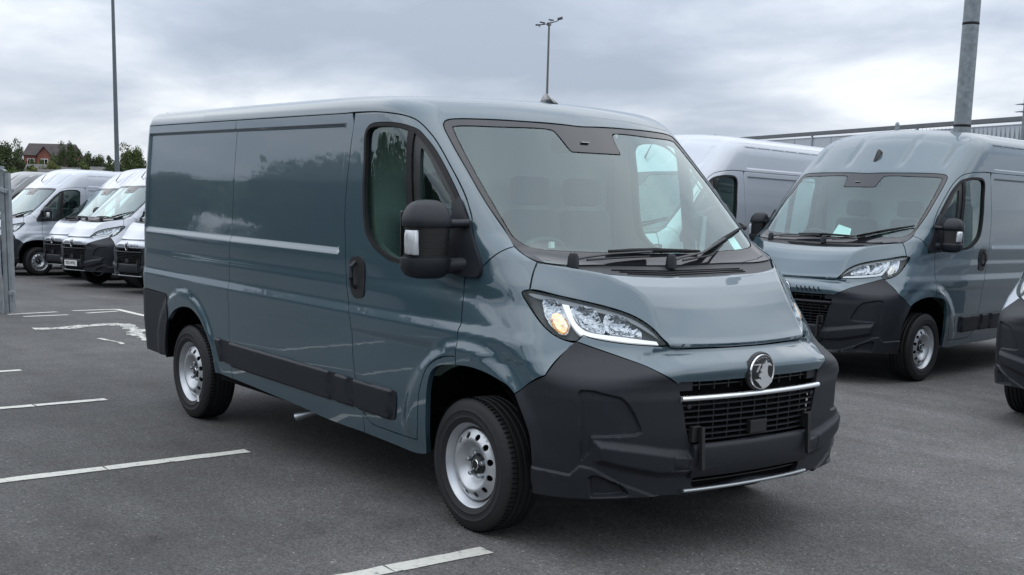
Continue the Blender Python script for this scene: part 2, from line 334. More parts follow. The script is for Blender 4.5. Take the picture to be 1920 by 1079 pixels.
PANELS = {
    'roof': ('RX', 1, [[-4.3, 0, 0], [-4.3, -0.7612, 1], [-4.26, -0.7706, 0], [-4.22, -0.7741, 0], [-4.16, -0.775, 0], [-4.05, -0.7762, 0], [-3.5, -0.7813, 0], [-2.69, -0.7856, 0], [-1.9, -0.7863, 0], [-1.272, -0.7862, 0], [-1.1762, -0.7846, 0], [-0.9656, -0.7863, 0], [-0.8093, -0.7906, 0], [-0.7067, -0.789, 0], [-0.6364, -0.7887, 0], [-0.5794, -0.7994, 0], [-0.5275, -0.8164, 0], [-0.4839, -0.8341, 0], [-0.4226, -0.8672, 0], [-0.3444, -0.9172, 0], [-0.2551, -0.9798, 0], [-0.1886, -1.0368, 0], [-0.143, -1.087, 0], [-0.109, -1.1333, 0], [-0.0855, -1.1872, 1], [-0.0386, -1.2558, 0], [0.03, -1.352, 1], [0.0993, -1.2796, 0], [0.1231, -1.2494, 0], [0.136, -1.2192, 1], [0.0391, -1.1361, 0], [-0.0835, -1.0419, 0], [-0.258, -0.9133, 0], [-0.4381, -0.7998, 0], [-0.4964, -0.7645, 0], [-0.5201, -0.7452, 0], [-0.5306, -0.7266, 0], [-0.5319, -0.7024, 0], [-0.5242, -0.6687, 0], [-0.4953, -0.5763, 0], [-0.4519, -0.3854, 0], [-0.4206, -0.1024, 0], [-0.4154, 0.0, 1]], []),
    'quarter': ('Y', 0, [[-4.3, 2.072, 1], [-4.3, 0.872, 1], [-3.7915, 0.8629, 1], [-3.7304, 0.7799, 0], [-3.7181, 0.6803, 1], [-3.6734, 0.7159, 0], [-3.5873, 0.7628, 0], [-3.4441, 0.7994, 0], [-3.2983, 0.8021, 0], [-3.2054, 0.7778, 0], [-3.1335, 0.7409, 0], [-3.081, 0.7024, 0], [-3.0059, 0.6303, 0], [-2.9621, 0.5513, 0], [-2.9409, 0.4622, 0], [-2.9501, 0.3977, 1], [-2.69, 0.39, 1], [-2.69, 2.072, 1]], []),
    'mid': ('Y', 0, [[-2.69, 2.072, 1], [-2.69, 0.39, 1], [-2.3379, 0.3777, 0], [-1.7635, 0.3516, 0], [-1.3753, 0.3287, 0], [-0.9956, 0.324, 1], [-0.9788, 0.4491, 1], [-1.0148, 0.4841, 0], [-1.0394, 0.586, 0], [-1.0543, 0.6591, 0], [-1.072, 0.7449, 0], [-1.0881, 0.9098, 0], [-1.1373, 1.0585, 0], [-1.1745, 1.2179, 0], [-1.1864, 1.379, 0], [-1.1996, 1.4457, 0], [-1.2058, 1.6061, 0], [-1.1956, 1.7281, 0], [-1.1884, 1.9085, 0], [-1.1778, 2.016, 0], [-1.203, 2.072, 1]], []),
    'door': ('Y', 0, [[-0.9788, 0.4491, 1], [-1.0148, 0.4841, 0], [-1.0394, 0.586, 0], [-1.0543, 0.6591, 0], [-1.072, 0.7449, 0], [-1.0881, 0.9098, 0], [-1.1373, 1.0585, 0], [-1.1745, 1.2179, 0], [-1.1864, 1.379, 0], [-1.1996, 1.4457, 0], [-1.2058, 1.6061, 0], [-1.1956, 1.7281, 0], [-1.1884, 1.9085, 0], [-1.1778, 2.016, 0], [-1.1753, 2.0718, 1], [-0.9656, 2.0712, 0], [-0.8093, 2.0598, 0], [-0.7067, 2.0456, 0], [-0.6364, 2.026, 0], [-0.5794, 1.9946, 0], [-0.5275, 1.958, 0], [-0.4839, 1.9243, 0], [-0.4226, 1.8709, 0], [-0.3444, 1.7984, 0], [-0.2551, 1.7143, 0], [-0.1886, 1.6442, 0], [-0.143, 1.5873, 0], [-0.109, 1.5369, 0], [-0.0855, 1.4814, 1], [-0.0706, 1.3719, 0], [-0.0815, 1.2683, 1], [-0.0885, 1.1978, 0], [-0.0813, 1.126, 0], [-0.0757, 1.0748, 0], [-0.071, 1.0286, 0], [-0.0797, 0.9969, 0], [-0.0656, 0.9081, 0], [-0.067, 0.8713, 1], [-0.1287, 0.8643, 0], [-0.2104, 0.8438, 0], [-0.2796, 0.8079, 0], [-0.325, 0.7612, 0], [-0.3532, 0.7093, 0], [-0.3735, 0.6513, 0], [-0.39, 0.5792, 0], [-0.4063, 0.4725, 0], [-0.4373, 0.3858, 1], [-0.6146, 0.3813, 0], [-0.7729, 0.3853, 0], [-0.8821, 0.39, 0], [-0.9216, 0.4013, 0], [-0.9536, 0.4231, 0]], [[[-1.0478, 1.9565, 0], [-1.0255, 1.9913, 0], [-0.9789, 2.0086, 0], [-0.9123, 2.0126, 0], [-0.796, 2.01, 0], [-0.7054, 2.0003, 0], [-0.647, 1.9888, 0], [-0.5921, 1.971, 0], [-0.5291, 1.9304, 0], [-0.4506, 1.8703, 0], [-0.363, 1.7912, 0], [-0.2713, 1.7007, 0], [-0.2077, 1.6318, 0], [-0.1471, 1.5613, 0], [-0.1067, 1.4985, 0], [-0.0666, 1.4234, 0], [-0.0551, 1.3087, 0], [-0.093, 1.2649, 1], [-0.2523, 1.2691, 0], [-0.4767, 1.2803, 0], [-0.7044, 1.2955, 0], [-0.8455, 1.3401, 0], [-0.9154, 1.3787, 0], [-0.9667, 1.4259, 0], [-0.9979, 1.4973, 0], [-1.0216, 1.6448, 0], [-1.0312, 1.7866, 0]]]),
    'sill': ('Y', 0, [[-0.9788, 0.4491, 1], [-0.9536, 0.4231, 0], [-0.9216, 0.4013, 0], [-0.8821, 0.39, 0], [-0.7729, 0.3853, 0], [-0.6146, 0.3813, 0], [-0.4373, 0.3858, 1], [-0.4063, 0.4725, 0], [-0.39, 0.5792, 0], [-0.3735, 0.6513, 0], [-0.3532, 0.7093, 0], [-0.325, 0.7612, 0], [-0.2796, 0.8079, 0], [-0.2104, 0.8438, 0], [-0.1287, 0.8643, 0], [-0.067, 0.8713, 1], [-0.0664, 0.8267, 1], [-0.1865, 0.8109, 0], [-0.2457, 0.7868, 0], [-0.278, 0.7554, 0], [-0.3009, 0.6977, 0], [-0.3169, 0.5909, 0], [-0.3365, 0.4479, 0], [-0.3818, 0.3177, 1], [-0.479, 0.3045, 0], [-0.6828, 0.3124, 0], [-0.8995, 0.3201, 0], [-0.9956, 0.324, 1]], []),
    'fender': ('DF', 0, [[-0.5098, 0.3693, 1], [-0.4027, 0.3977, 1], [-0.3263, 0.4554, 0], [-0.2913, 0.4802, 0], [-0.2581, 0.5057, 1], [-0.2125, 0.4727, 0], [-0.1628, 0.445, 0], [-0.1215, 0.4295, 1], [-0.1243, 0.3691, 0], [-0.1215, 0.3182, 0], [-0.1194, 0.2802, 1], [-0.137, 0.2761, 0], [-0.152, 0.27, 0], [-0.1548, 0.2622, 0], [-0.1457, 0.2475, 0], [-0.119, 0.216, 0], [-0.0745, 0.1666, 0], [-0.0202, 0.1142, 0], [0.0301, 0.0798, 0], [0.0809, 0.0611, 0], [0.1332, 0.055, 1], [0.0796, -0.035, 0], [0.0425, -0.1252, 1], [-0.0405, -0.1581, 0], [-0.1247, -0.2079, 1], [-0.1685, -0.1723, 0], [-0.2194, -0.1476, 0], [-0.3018, -0.113, 0], [-0.3935, -0.0842, 0], [-0.4573, -0.0708, 0], [-0.5262, -0.0617, 1], [-0.5271, -0.0205, 1], [-0.5251, 0.0136, 0], [-0.5274, 0.1051, 0], [-0.5146, 0.1364, 0], [-0.5153, 0.1822, 0], [-0.5165, 0.2331, 0], [-0.5173, 0.3046, 0]], []),
    'bonnet': ('DH', 1, [[0.0, 0.1627, 1], [-0.2255, 0.1661, 0], [-0.4441, 0.1588, 0], [-0.5414, 0.1747, 0], [-0.6324, 0.2059, 0], [-0.7344, 0.2911, 0], [-0.829, 0.3661, 1], [-0.8631, 0.326, 0], [-0.8877, 0.2867, 0], [-0.9031, 0.2578, 1], [-0.8301, 0.1811, 0], [-0.7388, 0.0997, 0], [-0.6504, 0.0154, 0], [-0.5861, -0.0519, 0], [-0.5455, -0.1053, 0], [-0.5101, -0.1717, 0], [-0.4927, -0.222, 0], [-0.4715, -0.2741, 1], [-0.4468, -0.2801, 0], [-0.3351, -0.2978, 0], [-0.134, -0.3173, 0], [0.0, -0.3208, 1]], []),
    'nose': ('RZ0', 1, [[0.0, 0.9781, 1], [-0.1554, 0.9783, 0], [-0.3827, 0.9801, 0], [-0.5027, 0.9833, 0], [-0.5257, 0.9934, 1], [-0.6366, 0.9971, 0], [-0.7347, 1.0019, 0], [-0.8295, 1.0113, 0], [-0.8928, 1.0214, 0], [-0.9387, 1.0341, 1], [-0.9646, 1.0059, 1], [-0.8874, 0.9827, 0], [-0.7622, 0.9479, 0], [-0.6426, 0.9129, 0], [-0.5875, 0.8892, 0], [-0.5398, 0.863, 0], [-0.5123, 0.8442, 0], [-0.4956, 0.8334, 1], [-0.4882, 0.8416, 1], [-0.3097, 0.8386, 0], [-0.1894, 0.8396, 0], [0.0, 0.8402, 1]], []),
    'bumper': ('RZ0', 1, [[0.0, 0.556, 1], [-0.2556, 0.5415, 0], [-0.394, 0.5362, 1], [-0.4235, 0.5693, 0], [-0.4417, 0.6211, 0], [-0.4644, 0.7244, 0], [-0.4775, 0.7694, 0], [-0.4956, 0.8334, 1], [-0.5123, 0.8442, 0], [-0.5398, 0.863, 0], [-0.5875, 0.8892, 0], [-0.6426, 0.9129, 0], [-0.7622, 0.9479, 0], [-0.8874, 0.9827, 0], [-0.9646, 1.0059, 1], [-0.9836, 0.9963, 0], [-1.0245, 0.9319, 0], [-1.0594, 0.8582, 1], [-1.1348, 0.8137, 0], [-1.2134, 0.7509, 1], [-1.1544, 0.6496, 0], [-1.1252, 0.5797, 0], [-1.1137, 0.5063, 0], [-1.1118, 0.4291, 0], [-1.1168, 0.3551, 0], [-1.1118, 0.2971, 1], [-1.0044, 0.3018, 0], [-0.8662, 0.3092, 0], [-0.7145, 0.3162, 0], [-0.5319, 0.3125, 0], [-0.3973, 0.3065, 1], [0.0, 0.3183, 1]], [[[0.0, 0.3962, 1], [-0.3755, 0.3876, 0], [-0.3918, 0.3685, 0], [-0.3765, 0.3408, 0], [0.0, 0.3536, 1]]]),
    'head': ('DL', 0, [[-0.1282, 0.3057, 1], [-0.0172, 0.2888, 0], [0.1067, 0.2688, 0], [0.2307, 0.2466, 0], [0.3225, 0.2234, 0], [0.385, 0.1982, 0], [0.4484, 0.1575, 0], [0.487, 0.1205, 0], [0.5257, 0.0774, 1], [0.425, 0.0732, 0], [0.3334, 0.0739, 0], [0.2438, 0.0799, 0], [0.1829, 0.0882, 0], [0.1384, 0.1003, 1], [0.1099, 0.0673, 1], [0.0515, 0.0722, 0], [0.0008, 0.0958, 0], [-0.0469, 0.1343, 0], [-0.0949, 0.19, 0], [-0.1332, 0.2417, 0], [-0.1566, 0.2749, 0], [-0.1643, 0.2903, 0], [-0.161, 0.2979, 0], [-0.1459, 0.303, 0]], []),
    'cowl': ('DH', 1, [[0.0, 0.3301, 1], [-0.2521, 0.3475, 0], [-0.4928, 0.3528, 0], [-0.6722, 0.34, 0], [-0.8165, 0.365, 1], [-0.7344, 0.2911, 0], [-0.6324, 0.2059, 0], [-0.5414, 0.1747, 0], [-0.4441, 0.1588, 0], [-0.2255, 0.1661, 0], [0.0, 0.1627, 1]], []),
    'screen': ('X', 1, [[0.0, 2.0353, 1], [-0.0965, 2.0387, 0], [-0.3826, 2.0431, 0], [-0.6122, 2.0418, 0], [-0.7405, 2.0372, 0], [-0.7883, 2.0314, 0], [-0.8188, 2.0212, 0], [-0.8355, 2.0054, 0], [-0.8445, 1.9805, 0], [-0.8504, 1.9262, 0], [-0.8581, 1.7626, 0], [-0.86, 1.6026, 0], [-0.8497, 1.4945, 0], [-0.8556, 1.4144, 0], [-0.8523, 1.3906, 0], [-0.8468, 1.3676, 0], [-0.8258, 1.3533, 1], [-0.6747, 1.339, 0], [-0.4362, 1.3357, 0], [0.0, 1.3289, 1]], [[[0.0, 1.8916, 1], [-0.1716, 1.8921, 1], [-0.1793, 1.9001, 0], [-0.2109, 2.0003, 0], [-0.2423, 2.0087, 0], [-0.5623, 2.0052, 0], [-0.7521, 2.0008, 0], [-0.7954, 1.9935, 1], [-0.8033, 1.9631, 0], [-0.8243, 1.7688, 0], [-0.83, 1.6034, 0], [-0.831, 1.4986, 0], [-0.8264, 1.4563, 0], [-0.7946, 1.4234, 0], [-0.7366, 1.408, 0], [-0.6206, 1.4002, 0], [-0.3528, 1.3922, 0], [0.0, 1.3856, 1]]]),
    'qglass': ('Y', 0, [[-0.5305, 1.8775, 1], [-0.5069, 1.7626, 0], [-0.482, 1.4958, 0], [-0.4679, 1.3619, 1], [-0.2665, 1.3604, 0], [-0.2216, 1.4022, 0], [-0.2444, 1.5525, 0], [-0.2633, 1.6302, 0], [-0.3035, 1.6683, 0], [-0.4009, 1.7639, 0], [-0.479, 1.8429, 0]], []),
    'qframe': ('Y', 0, [[-0.6002, 1.9696, 1], [-0.5283, 1.929, 0], [-0.4503, 1.8676, 0], [-0.3615, 1.7886, 0], [-0.2713, 1.698, 0], [-0.2103, 1.6317, 0], [-0.1499, 1.5612, 0], [-0.1027, 1.4858, 0], [-0.0703, 1.4104, 0], [-0.0639, 1.3132, 0], [-0.0943, 1.2725, 1], [-0.2528, 1.2744, 0], [-0.4955, 1.2872, 1]], [[[-0.5305, 1.8775, 1], [-0.5069, 1.7626, 0], [-0.482, 1.4958, 0], [-0.4679, 1.3619, 1], [-0.2665, 1.3604, 0], [-0.2216, 1.4022, 0], [-0.2444, 1.5525, 0], [-0.2633, 1.6302, 0], [-0.3035, 1.6683, 0], [-0.4009, 1.7639, 0], [-0.479, 1.8429, 0]]]),
    'divider': ('Y', 0, [[-0.6497, 1.9834, 1], [-0.6016, 1.9723, 1], [-0.4955, 1.2872, 1], [-0.5581, 1.2912, 1]], []),
    'rub0': ('Y', 0, [[-2.9031, 0.6448, 1], [-2.6724, 0.6431, 1], [-2.6681, 0.4813, 1], [-2.8399, 0.4928, 1]], []),
    'rub1': ('Y', 0, [[-2.6686, 0.64, 1], [-1.2637, 0.6297, 1], [-1.2629, 0.4613, 1], [-2.6649, 0.4764, 1]], []),
    'rub2': ('Y', 0, [[-1.256, 0.628, 1], [-1.0639, 0.6217, 1], [-1.0295, 0.4604, 1], [-1.255, 0.461, 1]], []),
    'rub3': ('Y', 0, [[-1.0552, 0.6214, 1], [-0.6465, 0.6181, 0], [-0.6265, 0.6111, 0], [-0.645, 0.4665, 0], [-0.665, 0.4515, 0], [-1.0182, 0.4577, 1]], []),
    'rbump': ('RZ-3.5', 0, [[-1.8491, 0.8629, 1], [-1.7892, 0.7799, 0], [-1.778, 0.6803, 1], [-1.8348, 0.5485, 0], [-1.88, 0.4039, 1], [-2.016, 0.3998, 0], [-2.75, 0.42, 0], [-3.1416, 0.42, 1], [-3.1416, 0.875, 1], [-2.75, 0.875, 0]], []),
    'handle': ('Y', 0, [[-1.1093, 1.2839, 0], [-1.0519, 1.2963, 0], [-0.9947, 1.2941, 0], [-0.9666, 1.2614, 0], [-0.9599, 1.1611, 0], [-0.964, 1.0943, 0], [-0.9981, 1.0768, 0], [-1.0613, 1.0741, 0], [-1.0989, 1.1061, 0], [-1.1188, 1.1925, 0]], []),
    'mirbase': ('Y', 0, [[-0.2077, 1.6318, 0], [-0.1471, 1.5613, 0], [-0.0904, 1.4863, 0], [-0.0247, 1.4001, 0], [0.0282, 1.3218, 0], [0.0357, 1.2842, 0], [0.0276, 1.2633, 0], [-0.0247, 1.2582, 0], [-0.0922, 1.2597, 0], [-0.1674, 1.2699, 0], [-0.1985, 1.3513, 0], [-0.2142, 1.4808, 0], [-0.2152, 1.5848, 0]], []),
    'h_drl': ('DL', 0, [[0.0278, 0.249, 1], [0.0599, 0.2461, 1], [0.0752, 0.2106, 0], [0.0933, 0.1725, 0], [0.1202, 0.1431, 0], [0.1583, 0.1225, 0], [0.3018, 0.1101, 0], [0.4714, 0.0999, 1], [0.482, 0.0852, 1], [0.3324, 0.0867, 0], [0.182, 0.0984, 0], [0.1308, 0.1049, 0], [0.0912, 0.141, 0], [0.0575, 0.191, 0]], []),
    'h_ind': ('DL', 0, [[-0.0589, 0.2589, 0], [-0.0153, 0.2668, 0], [0.021, 0.2434, 0], [0.0468, 0.2007, 0], [0.0707, 0.1526, 0], [0.0606, 0.1051, 0], [0.0285, 0.1107, 0], [-0.0115, 0.147, 0], [-0.0402, 0.1898, 0]], []),
    'h_amb': ('DL', 0, [[-0.0135, 0.1915, 0], [0.0147, 0.2039, 0], [0.0441, 0.1769, 0], [0.0647, 0.1392, 0], [0.0574, 0.1127, 0], [0.0304, 0.116, 0], [0.0033, 0.1454, 0]], []),
    'h_top': ('DL', 0, [[-0.1398, 0.2926, 0], [-0.0166, 0.2823, 0], [0.1073, 0.2614, 0], [0.2312, 0.2401, 0], [0.3231, 0.2156, 0], [0.3856, 0.1904, 0], [0.4489, 0.1498, 0], [0.4951, 0.1069, 1], [0.4324, 0.1434, 0], [0.3721, 0.1751, 0], [0.3123, 0.1965, 0], [0.2256, 0.2187, 0], [0.1044, 0.2388, 0], [-0.0146, 0.2591, 0], [-0.1024, 0.2726, 0]], []),
    'h_ref1': ('DL', 0, [[0.0714, 0.226, 0], [0.0969, 0.2409, 0], [0.168, 0.2381, 0], [0.2092, 0.1808, 0], [0.233, 0.1255, 0], [0.1648, 0.1307, 0], [0.1243, 0.1512, 0], [0.0921, 0.1855, 0]], []),
    'h_ref2': ('DL', 0, [[0.2312, 0.2086, 0], [0.2945, 0.2082, 0], [0.3476, 0.1784, 0], [0.4049, 0.1206, 0], [0.33, 0.12, 0], [0.2474, 0.1266, 0], [0.2247, 0.169, 0]], []),
}
RELIEF = {
    'pocket': ('RZ0', [[-0.916, 0.7971, 0], [-0.904, 0.8098, 0], [-0.8581, 0.8104, 0], [-0.7429, 0.7825, 0], [-0.7142, 0.7535, 0], [-0.6839, 0.7041, 0], [-0.6542, 0.6345, 0], [-0.6556, 0.615, 0], [-0.6777, 0.6038, 0], [-0.8508, 0.596, 0], [-0.8596, 0.5259, 0], [-0.899, 0.4726, 0]]),
    'bulge': ('RZ0', [[-0.8505, 0.5861, 0], [-0.6688, 0.5561, 0], [-0.5347, 0.53, 0], [-0.3945, 0.5107, 0], [-0.2532, 0.5232, 0], [0.0, 0.5344, 1], [0.0, 0.4198, 1], [-0.3834, 0.404, 0], [-0.5776, 0.4115, 0], [-0.7198, 0.4483, 0], [-0.8376, 0.4823, 0]]),
    'skirt': ('RZ0', [[-1.1288, 0.4333, 0], [-0.9401, 0.4201, 0], [-0.8989, 0.4676, 0], [-0.8433, 0.457, 0], [-0.7394, 0.3908, 0], [-0.5444, 0.3032, 0], [-0.8665, 0.2568, 0], [-1.159, 0.2269, 0]]),
    'fog': ('RZ0', [[-0.8636, 0.4128, 0], [-0.8468, 0.4241, 0], [-0.8256, 0.4227, 0], [-0.728, 0.3778, 0], [-0.6925, 0.3278, 0], [-0.7803, 0.3199, 0], [-0.8511, 0.3143, 0]]),
    'square': ('RZ0', [[-0.501, 0.5021, 0], [-0.4316, 0.5012, 0], [-0.4241, 0.4518, 0], [-0.4343, 0.4374, 0], [-0.5068, 0.4388, 0], [-0.5077, 0.4848, 0]]),
}
LINES = {'arm1': [[0.2986, -0.6404, 1.3416], [0.2813, -0.5522, 1.3491], [0.2645, -0.3656, 1.3631], [0.2607, -0.0915, 1.3721]], 'link1': [[0.2944, -0.5462, 1.3421], [0.2843, -0.3475, 1.3497], [0.2815, -0.1214, 1.355]], 'blade1': [[0.2373, -0.353, 1.3848], [0.241, -0.2025, 1.3871], [0.2434, -0.0385, 1.3879], [0.2433, 0.2832, 1.3825]], 'arm2': [[0.3166, -0.0046, 1.3311], [0.2995, 0.0724, 1.3422], [0.2624, 0.2805, 1.367], [0.1667, 0.5398, 1.4353]], 'link2': [[0.311, 0.0884, 1.3345], [0.272, 0.3434, 1.3583], [0.1965, 0.5015, 1.4114]], 'blade2': [[0.2454, 0.3214, 1.3794], [0.2007, 0.4391, 1.4122], [0.1525, 0.5669, 1.4459], [0.0434, 0.8234, 1.5047]], 'slot1': [[0.3447, -0.4178, 1.3186], [0.359, -0.0525, 1.3094], [0.3603, 0.4763, 1.3154]], 'slot2': [[0.3671, -0.3854, 1.3105], [0.3829, -0.0568, 1.3005], [0.3893, 0.4737, 1.309]], 'slot3': [[0.3945, -0.3575, 1.3028], [0.4139, -0.0684, 1.2924], [0.4249, 0.4511, 1.3036]], 'crack': [[0.5558, -0.0975, 1.2578], [0.5841, 0.0611, 1.2451], [0.545, 0.4986, 1.2792]], 'fin': [[-0.5709, -0.191, 2.1411], [-0.5648, -0.0836, 2.1416]], 'sticker': [[0.1307, 0.6318, 1.459], [0.1094, 0.7057, 1.4694], [0.182, 0.6953, 1.4088], [0.1944, 0.6221, 1.4044]]}
# ---------------------------------------------------------------- mesh tools
def mesh_raw(name, V, F, N=None, smooth=True):
    me = bpy.data.meshes.new(name)
    me.from_pydata([tuple(v) for v in V], [], [tuple(f) for f in F]); me.update()
    if N is not None:
        me.polygons.foreach_set('use_smooth', [True] * len(me.polygons))
        me.normals_split_custom_set_from_vertices([tuple(n) for n in N])
    elif smooth:
        me.polygons.foreach_set('use_smooth', [True] * len(me.polygons))
    return me

def mirror_mesh(me):
    V = np.empty(len(me.vertices) * 3); me.vertices.foreach_get('co', V); V = V.reshape(-1, 3); V[:, 1] *= -1
    F = [tuple(reversed(p.vertices)) for p in me.polygons]
    sm = len(me.polygons) and me.polygons[0].use_smooth
    N = None
    if 'vn' in me:
        N = np.array(me['vn'], float).reshape(-1, 3); N[:, 1] *= -1
    r = mesh_raw(me.name, V, F, N, bool(sm))
    for m in me.materials: r.materials.append(m)
    if len(me.materials) > 1:
        r.polygons.foreach_set('material_index', [p.material_index for p in me.polygons])
    return r

def catmull(p0, p1, p2, p3, n):
    t = np.linspace(0, 1, n, endpoint=False)[:, None]
    d = lambda a, b: max(1e-6, np.linalg.norm(b - a)) ** .5
    t0, t1 = 0, d(p0, p1); t2 = t1 + d(p1, p2); t3 = t2 + d(p2, p3)
    T = t1 + (t2 - t1) * t
    A1 = (t1 - T) / (t1 - t0) * p0 + (T - t0) / (t1 - t0) * p1
    A2 = (t2 - T) / (t2 - t1) * p1 + (T - t1) / (t2 - t1) * p2
    A3 = (t3 - T) / (t3 - t2) * p2 + (T - t2) / (t3 - t2) * p3
    B1 = (t2 - T) / (t2 - t0) * A1 + (T - t0) / (t2 - t0) * A2
    B2 = (t3 - T) / (t3 - t1) * A2 + (T - t1) / (t3 - t1) * A3
    return (t2 - T) / (t2 - t1) * B1 + (T - t1) / (t2 - t1) * B2

def smooth_loop(pts, step):
    """closed outline through (u, v, corner) points: curved between corners"""
    P = [np.array(p[:2], float) for p in pts]; C = [bool(p[2]) for p in pts]; n = len(P); out = []
    for i in range(n):
        a, b = P[i], P[(i + 1) % n]
        L = np.linalg.norm(b - a)
        if L < 1e-6: continue
        p0 = 2 * a - b if C[i] else P[i - 1]
        p3 = 2 * b - a if C[(i + 1) % n] else P[(i + 2) % n]
        k = max(1, int(round(L / step)))
        out.append(catmull(p0, a, b, p3, k))
    return np.concatenate(out)

def symmetric(half, axis):
    m = []
    for p in half[::-1]:
        q = list(p)
        if abs(q[axis]) < 1e-9: continue
        q[axis] = -q[axis]; m.append(q)
    h = [list(p) for p in half]
    for p in h:
        if abs(p[axis]) < 1e-9: p[2] = 0
    return h + m

def inside(pt, poly):
    x, y = pt[:, 0][:, None], pt[:, 1][:, None]
    a, b = poly, np.roll(poly, -1, 0)
    c = (a[:, 1] > y) != (b[:, 1] > y)
    xi = (b[:, 0] - a[:, 0]) * (y - a[:, 1]) / np.where(b[:, 1] == a[:, 1], 1e-12, b[:, 1] - a[:, 1]) + a[:, 0]
    return ((c & (x < xi)).sum(1) % 2).astype(bool)

def edist(pt, poly):
    out = np.full(len(pt), 1e9)
    a, b = poly, np.roll(poly, -1, 0)
    for s in range(0, len(pt), 4000):
        q = pt[s:s + 4000][:, None]; d = b - a
        t = np.clip(((q - a) * d).sum(2) / ((d * d).sum(1) + 1e-12), 0, 1)
        out[s:s + 4000] = np.sqrt((((a + d * t[..., None]) - q) ** 2).sum(2)).min(1)
    return out

def triangulate(outer, holes, spacing, extra=None):
    """points and triangles filling an outline, with a hexagonal grid inside"""
    loops = [outer] + holes
    if (outer[:, 0] * np.roll(outer[:, 1], -1) - np.roll(outer[:, 0], -1) * outer[:, 1]).sum() < 0: loops[0] = outer = outer[::-1]
    for k in range(1, len(loops)):
        h = loops[k]
        if (h[:, 0] * np.roll(h[:, 1], -1) - np.roll(h[:, 0], -1) * h[:, 1]).sum() > 0: loops[k] = h[::-1]
    lo, hi = outer.min(0), outer.max(0)
    ys = np.arange(lo[1], hi[1], spacing * .87); g = []
    for i, y in enumerate(ys):
        xs = np.arange(lo[0] + (i % 2) * spacing / 2, hi[0], spacing); g.append(np.stack([xs, xs * 0 + y], 1))
    g = np.concatenate(g) if g else np.zeros((0, 2))
    if extra is not None and len(extra):
        dmin = np.array([1e9] * len(g))
        for s in range(0, len(g), 2000):
            dmin[s:s + 2000] = np.sqrt(((g[s:s + 2000][:, None] - extra[None]) ** 2).sum(2)).min(1)
        g = np.concatenate([g[dmin > spacing * .35], extra])
    ok = inside(g, outer)
    for h in loops[1:]: ok &= ~inside(g, h)
    g = g[ok]
    dd = np.full(len(g), 1e9)
    for l in loops: dd = np.minimum(dd, edist(g, l))
    lim = spacing * .4 if extra is None else min(spacing * .4, .006)
    g = g[dd > lim]
    pts = np.concatenate(loops + [g]); E = []; k = 0
    for l in loops:
        n = len(l); E += [(k + i, k + (i + 1) % n) for i in range(n)]; k += n
    r = delaunay_2d_cdt([Vector(p) for p in pts], E, [], 0, 1e-6)
    P = np.array([tuple(v) for v in r[0]]); T = np.array([f for f in r[2] if len(f) == 3])
    c = P[T].mean(1); ok = inside(c, outer)
    for h in loops[1:]: ok &= ~inside(c, h)
    T = T[ok]
    return P, T

def finish(name, P, N, T, rim=.02, gap=0., off=0., outward=None):
    """panel mesh with folded-in edges (rim) and a shut-line gap round its border"""
    good = ~np.isnan(P).any(1) & ~np.isnan(N).any(1)
    T = T[good[T].all(1)]
    fn = np.cross(P[T[:, 1]] - P[T[:, 0]], P[T[:, 2]] - P[T[:, 0]])
    flip = (fn * N[T[:, 0]]).sum(1) < 0
    T = T.copy(); T[flip] = T[flip][:, ::-1]
    used = np.unique(T); mp = -np.ones(len(P), int); mp[used] = np.arange(len(used)); P, N, T = P[used], N[used], mp[T]
    ed = {}
    for a, b, c in T:
        for e in ((a, b), (b, c), (c, a)): ed[e] = 1
    border = [(a, b) for (a, b) in ed if (b, a) not in ed]
    nxt = {a: b for a, b in border}; prv = {b: a for a, b in border}
    P = P + N * off
    Q = P.copy()
    for v in nxt:
        if v not in prv: continue
        t1 = P[v] - P[prv[v]]; t2 = P[nxt[v]] - P[v]
        t = t1 / (np.linalg.norm(t1) + 1e-9) + t2 / (np.linalg.norm(t2) + 1e-9); t /= np.linalg.norm(t) + 1e-9
        Q[v] = P[v] + np.cross(N[v], t) * gap
    V = [tuple(v) for v in Q]; NN = [tuple(n) for n in N]; F = [tuple(int(i) for i in t) for t in T]
    if rim:
        for a, b in border:
            n = len(V); t = Q[b] - Q[a]; o = np.cross(t, N[a]); o /= np.linalg.norm(o) + 1e-9
            V += [tuple(Q[a]), tuple(Q[b]), tuple(Q[b] - N[b] * rim), tuple(Q[a] - N[a] * rim)]
            NN += [tuple(o)] * 4; F.append((n + 1, n, n + 3, n + 2))
    me = mesh_raw(name, V, F, NN)
    me['vn'] = [float(c) for n in NN for c in n]
    return me

SC = {'R': .95}
def relief_fn(items):
    def f(uv):
        q = uv * (.95, 1.); h = np.zeros(len(q))
        for poly, kind, amt, w in items:
            d = edist(q, poly); s = np.where(inside(q, poly), d, -d)
            if kind == 'step': h = h + amt * ss(-w * .2, w, s)
            else: h = h + amt * np.exp(-(s / w) ** 2)
        return h
    return f

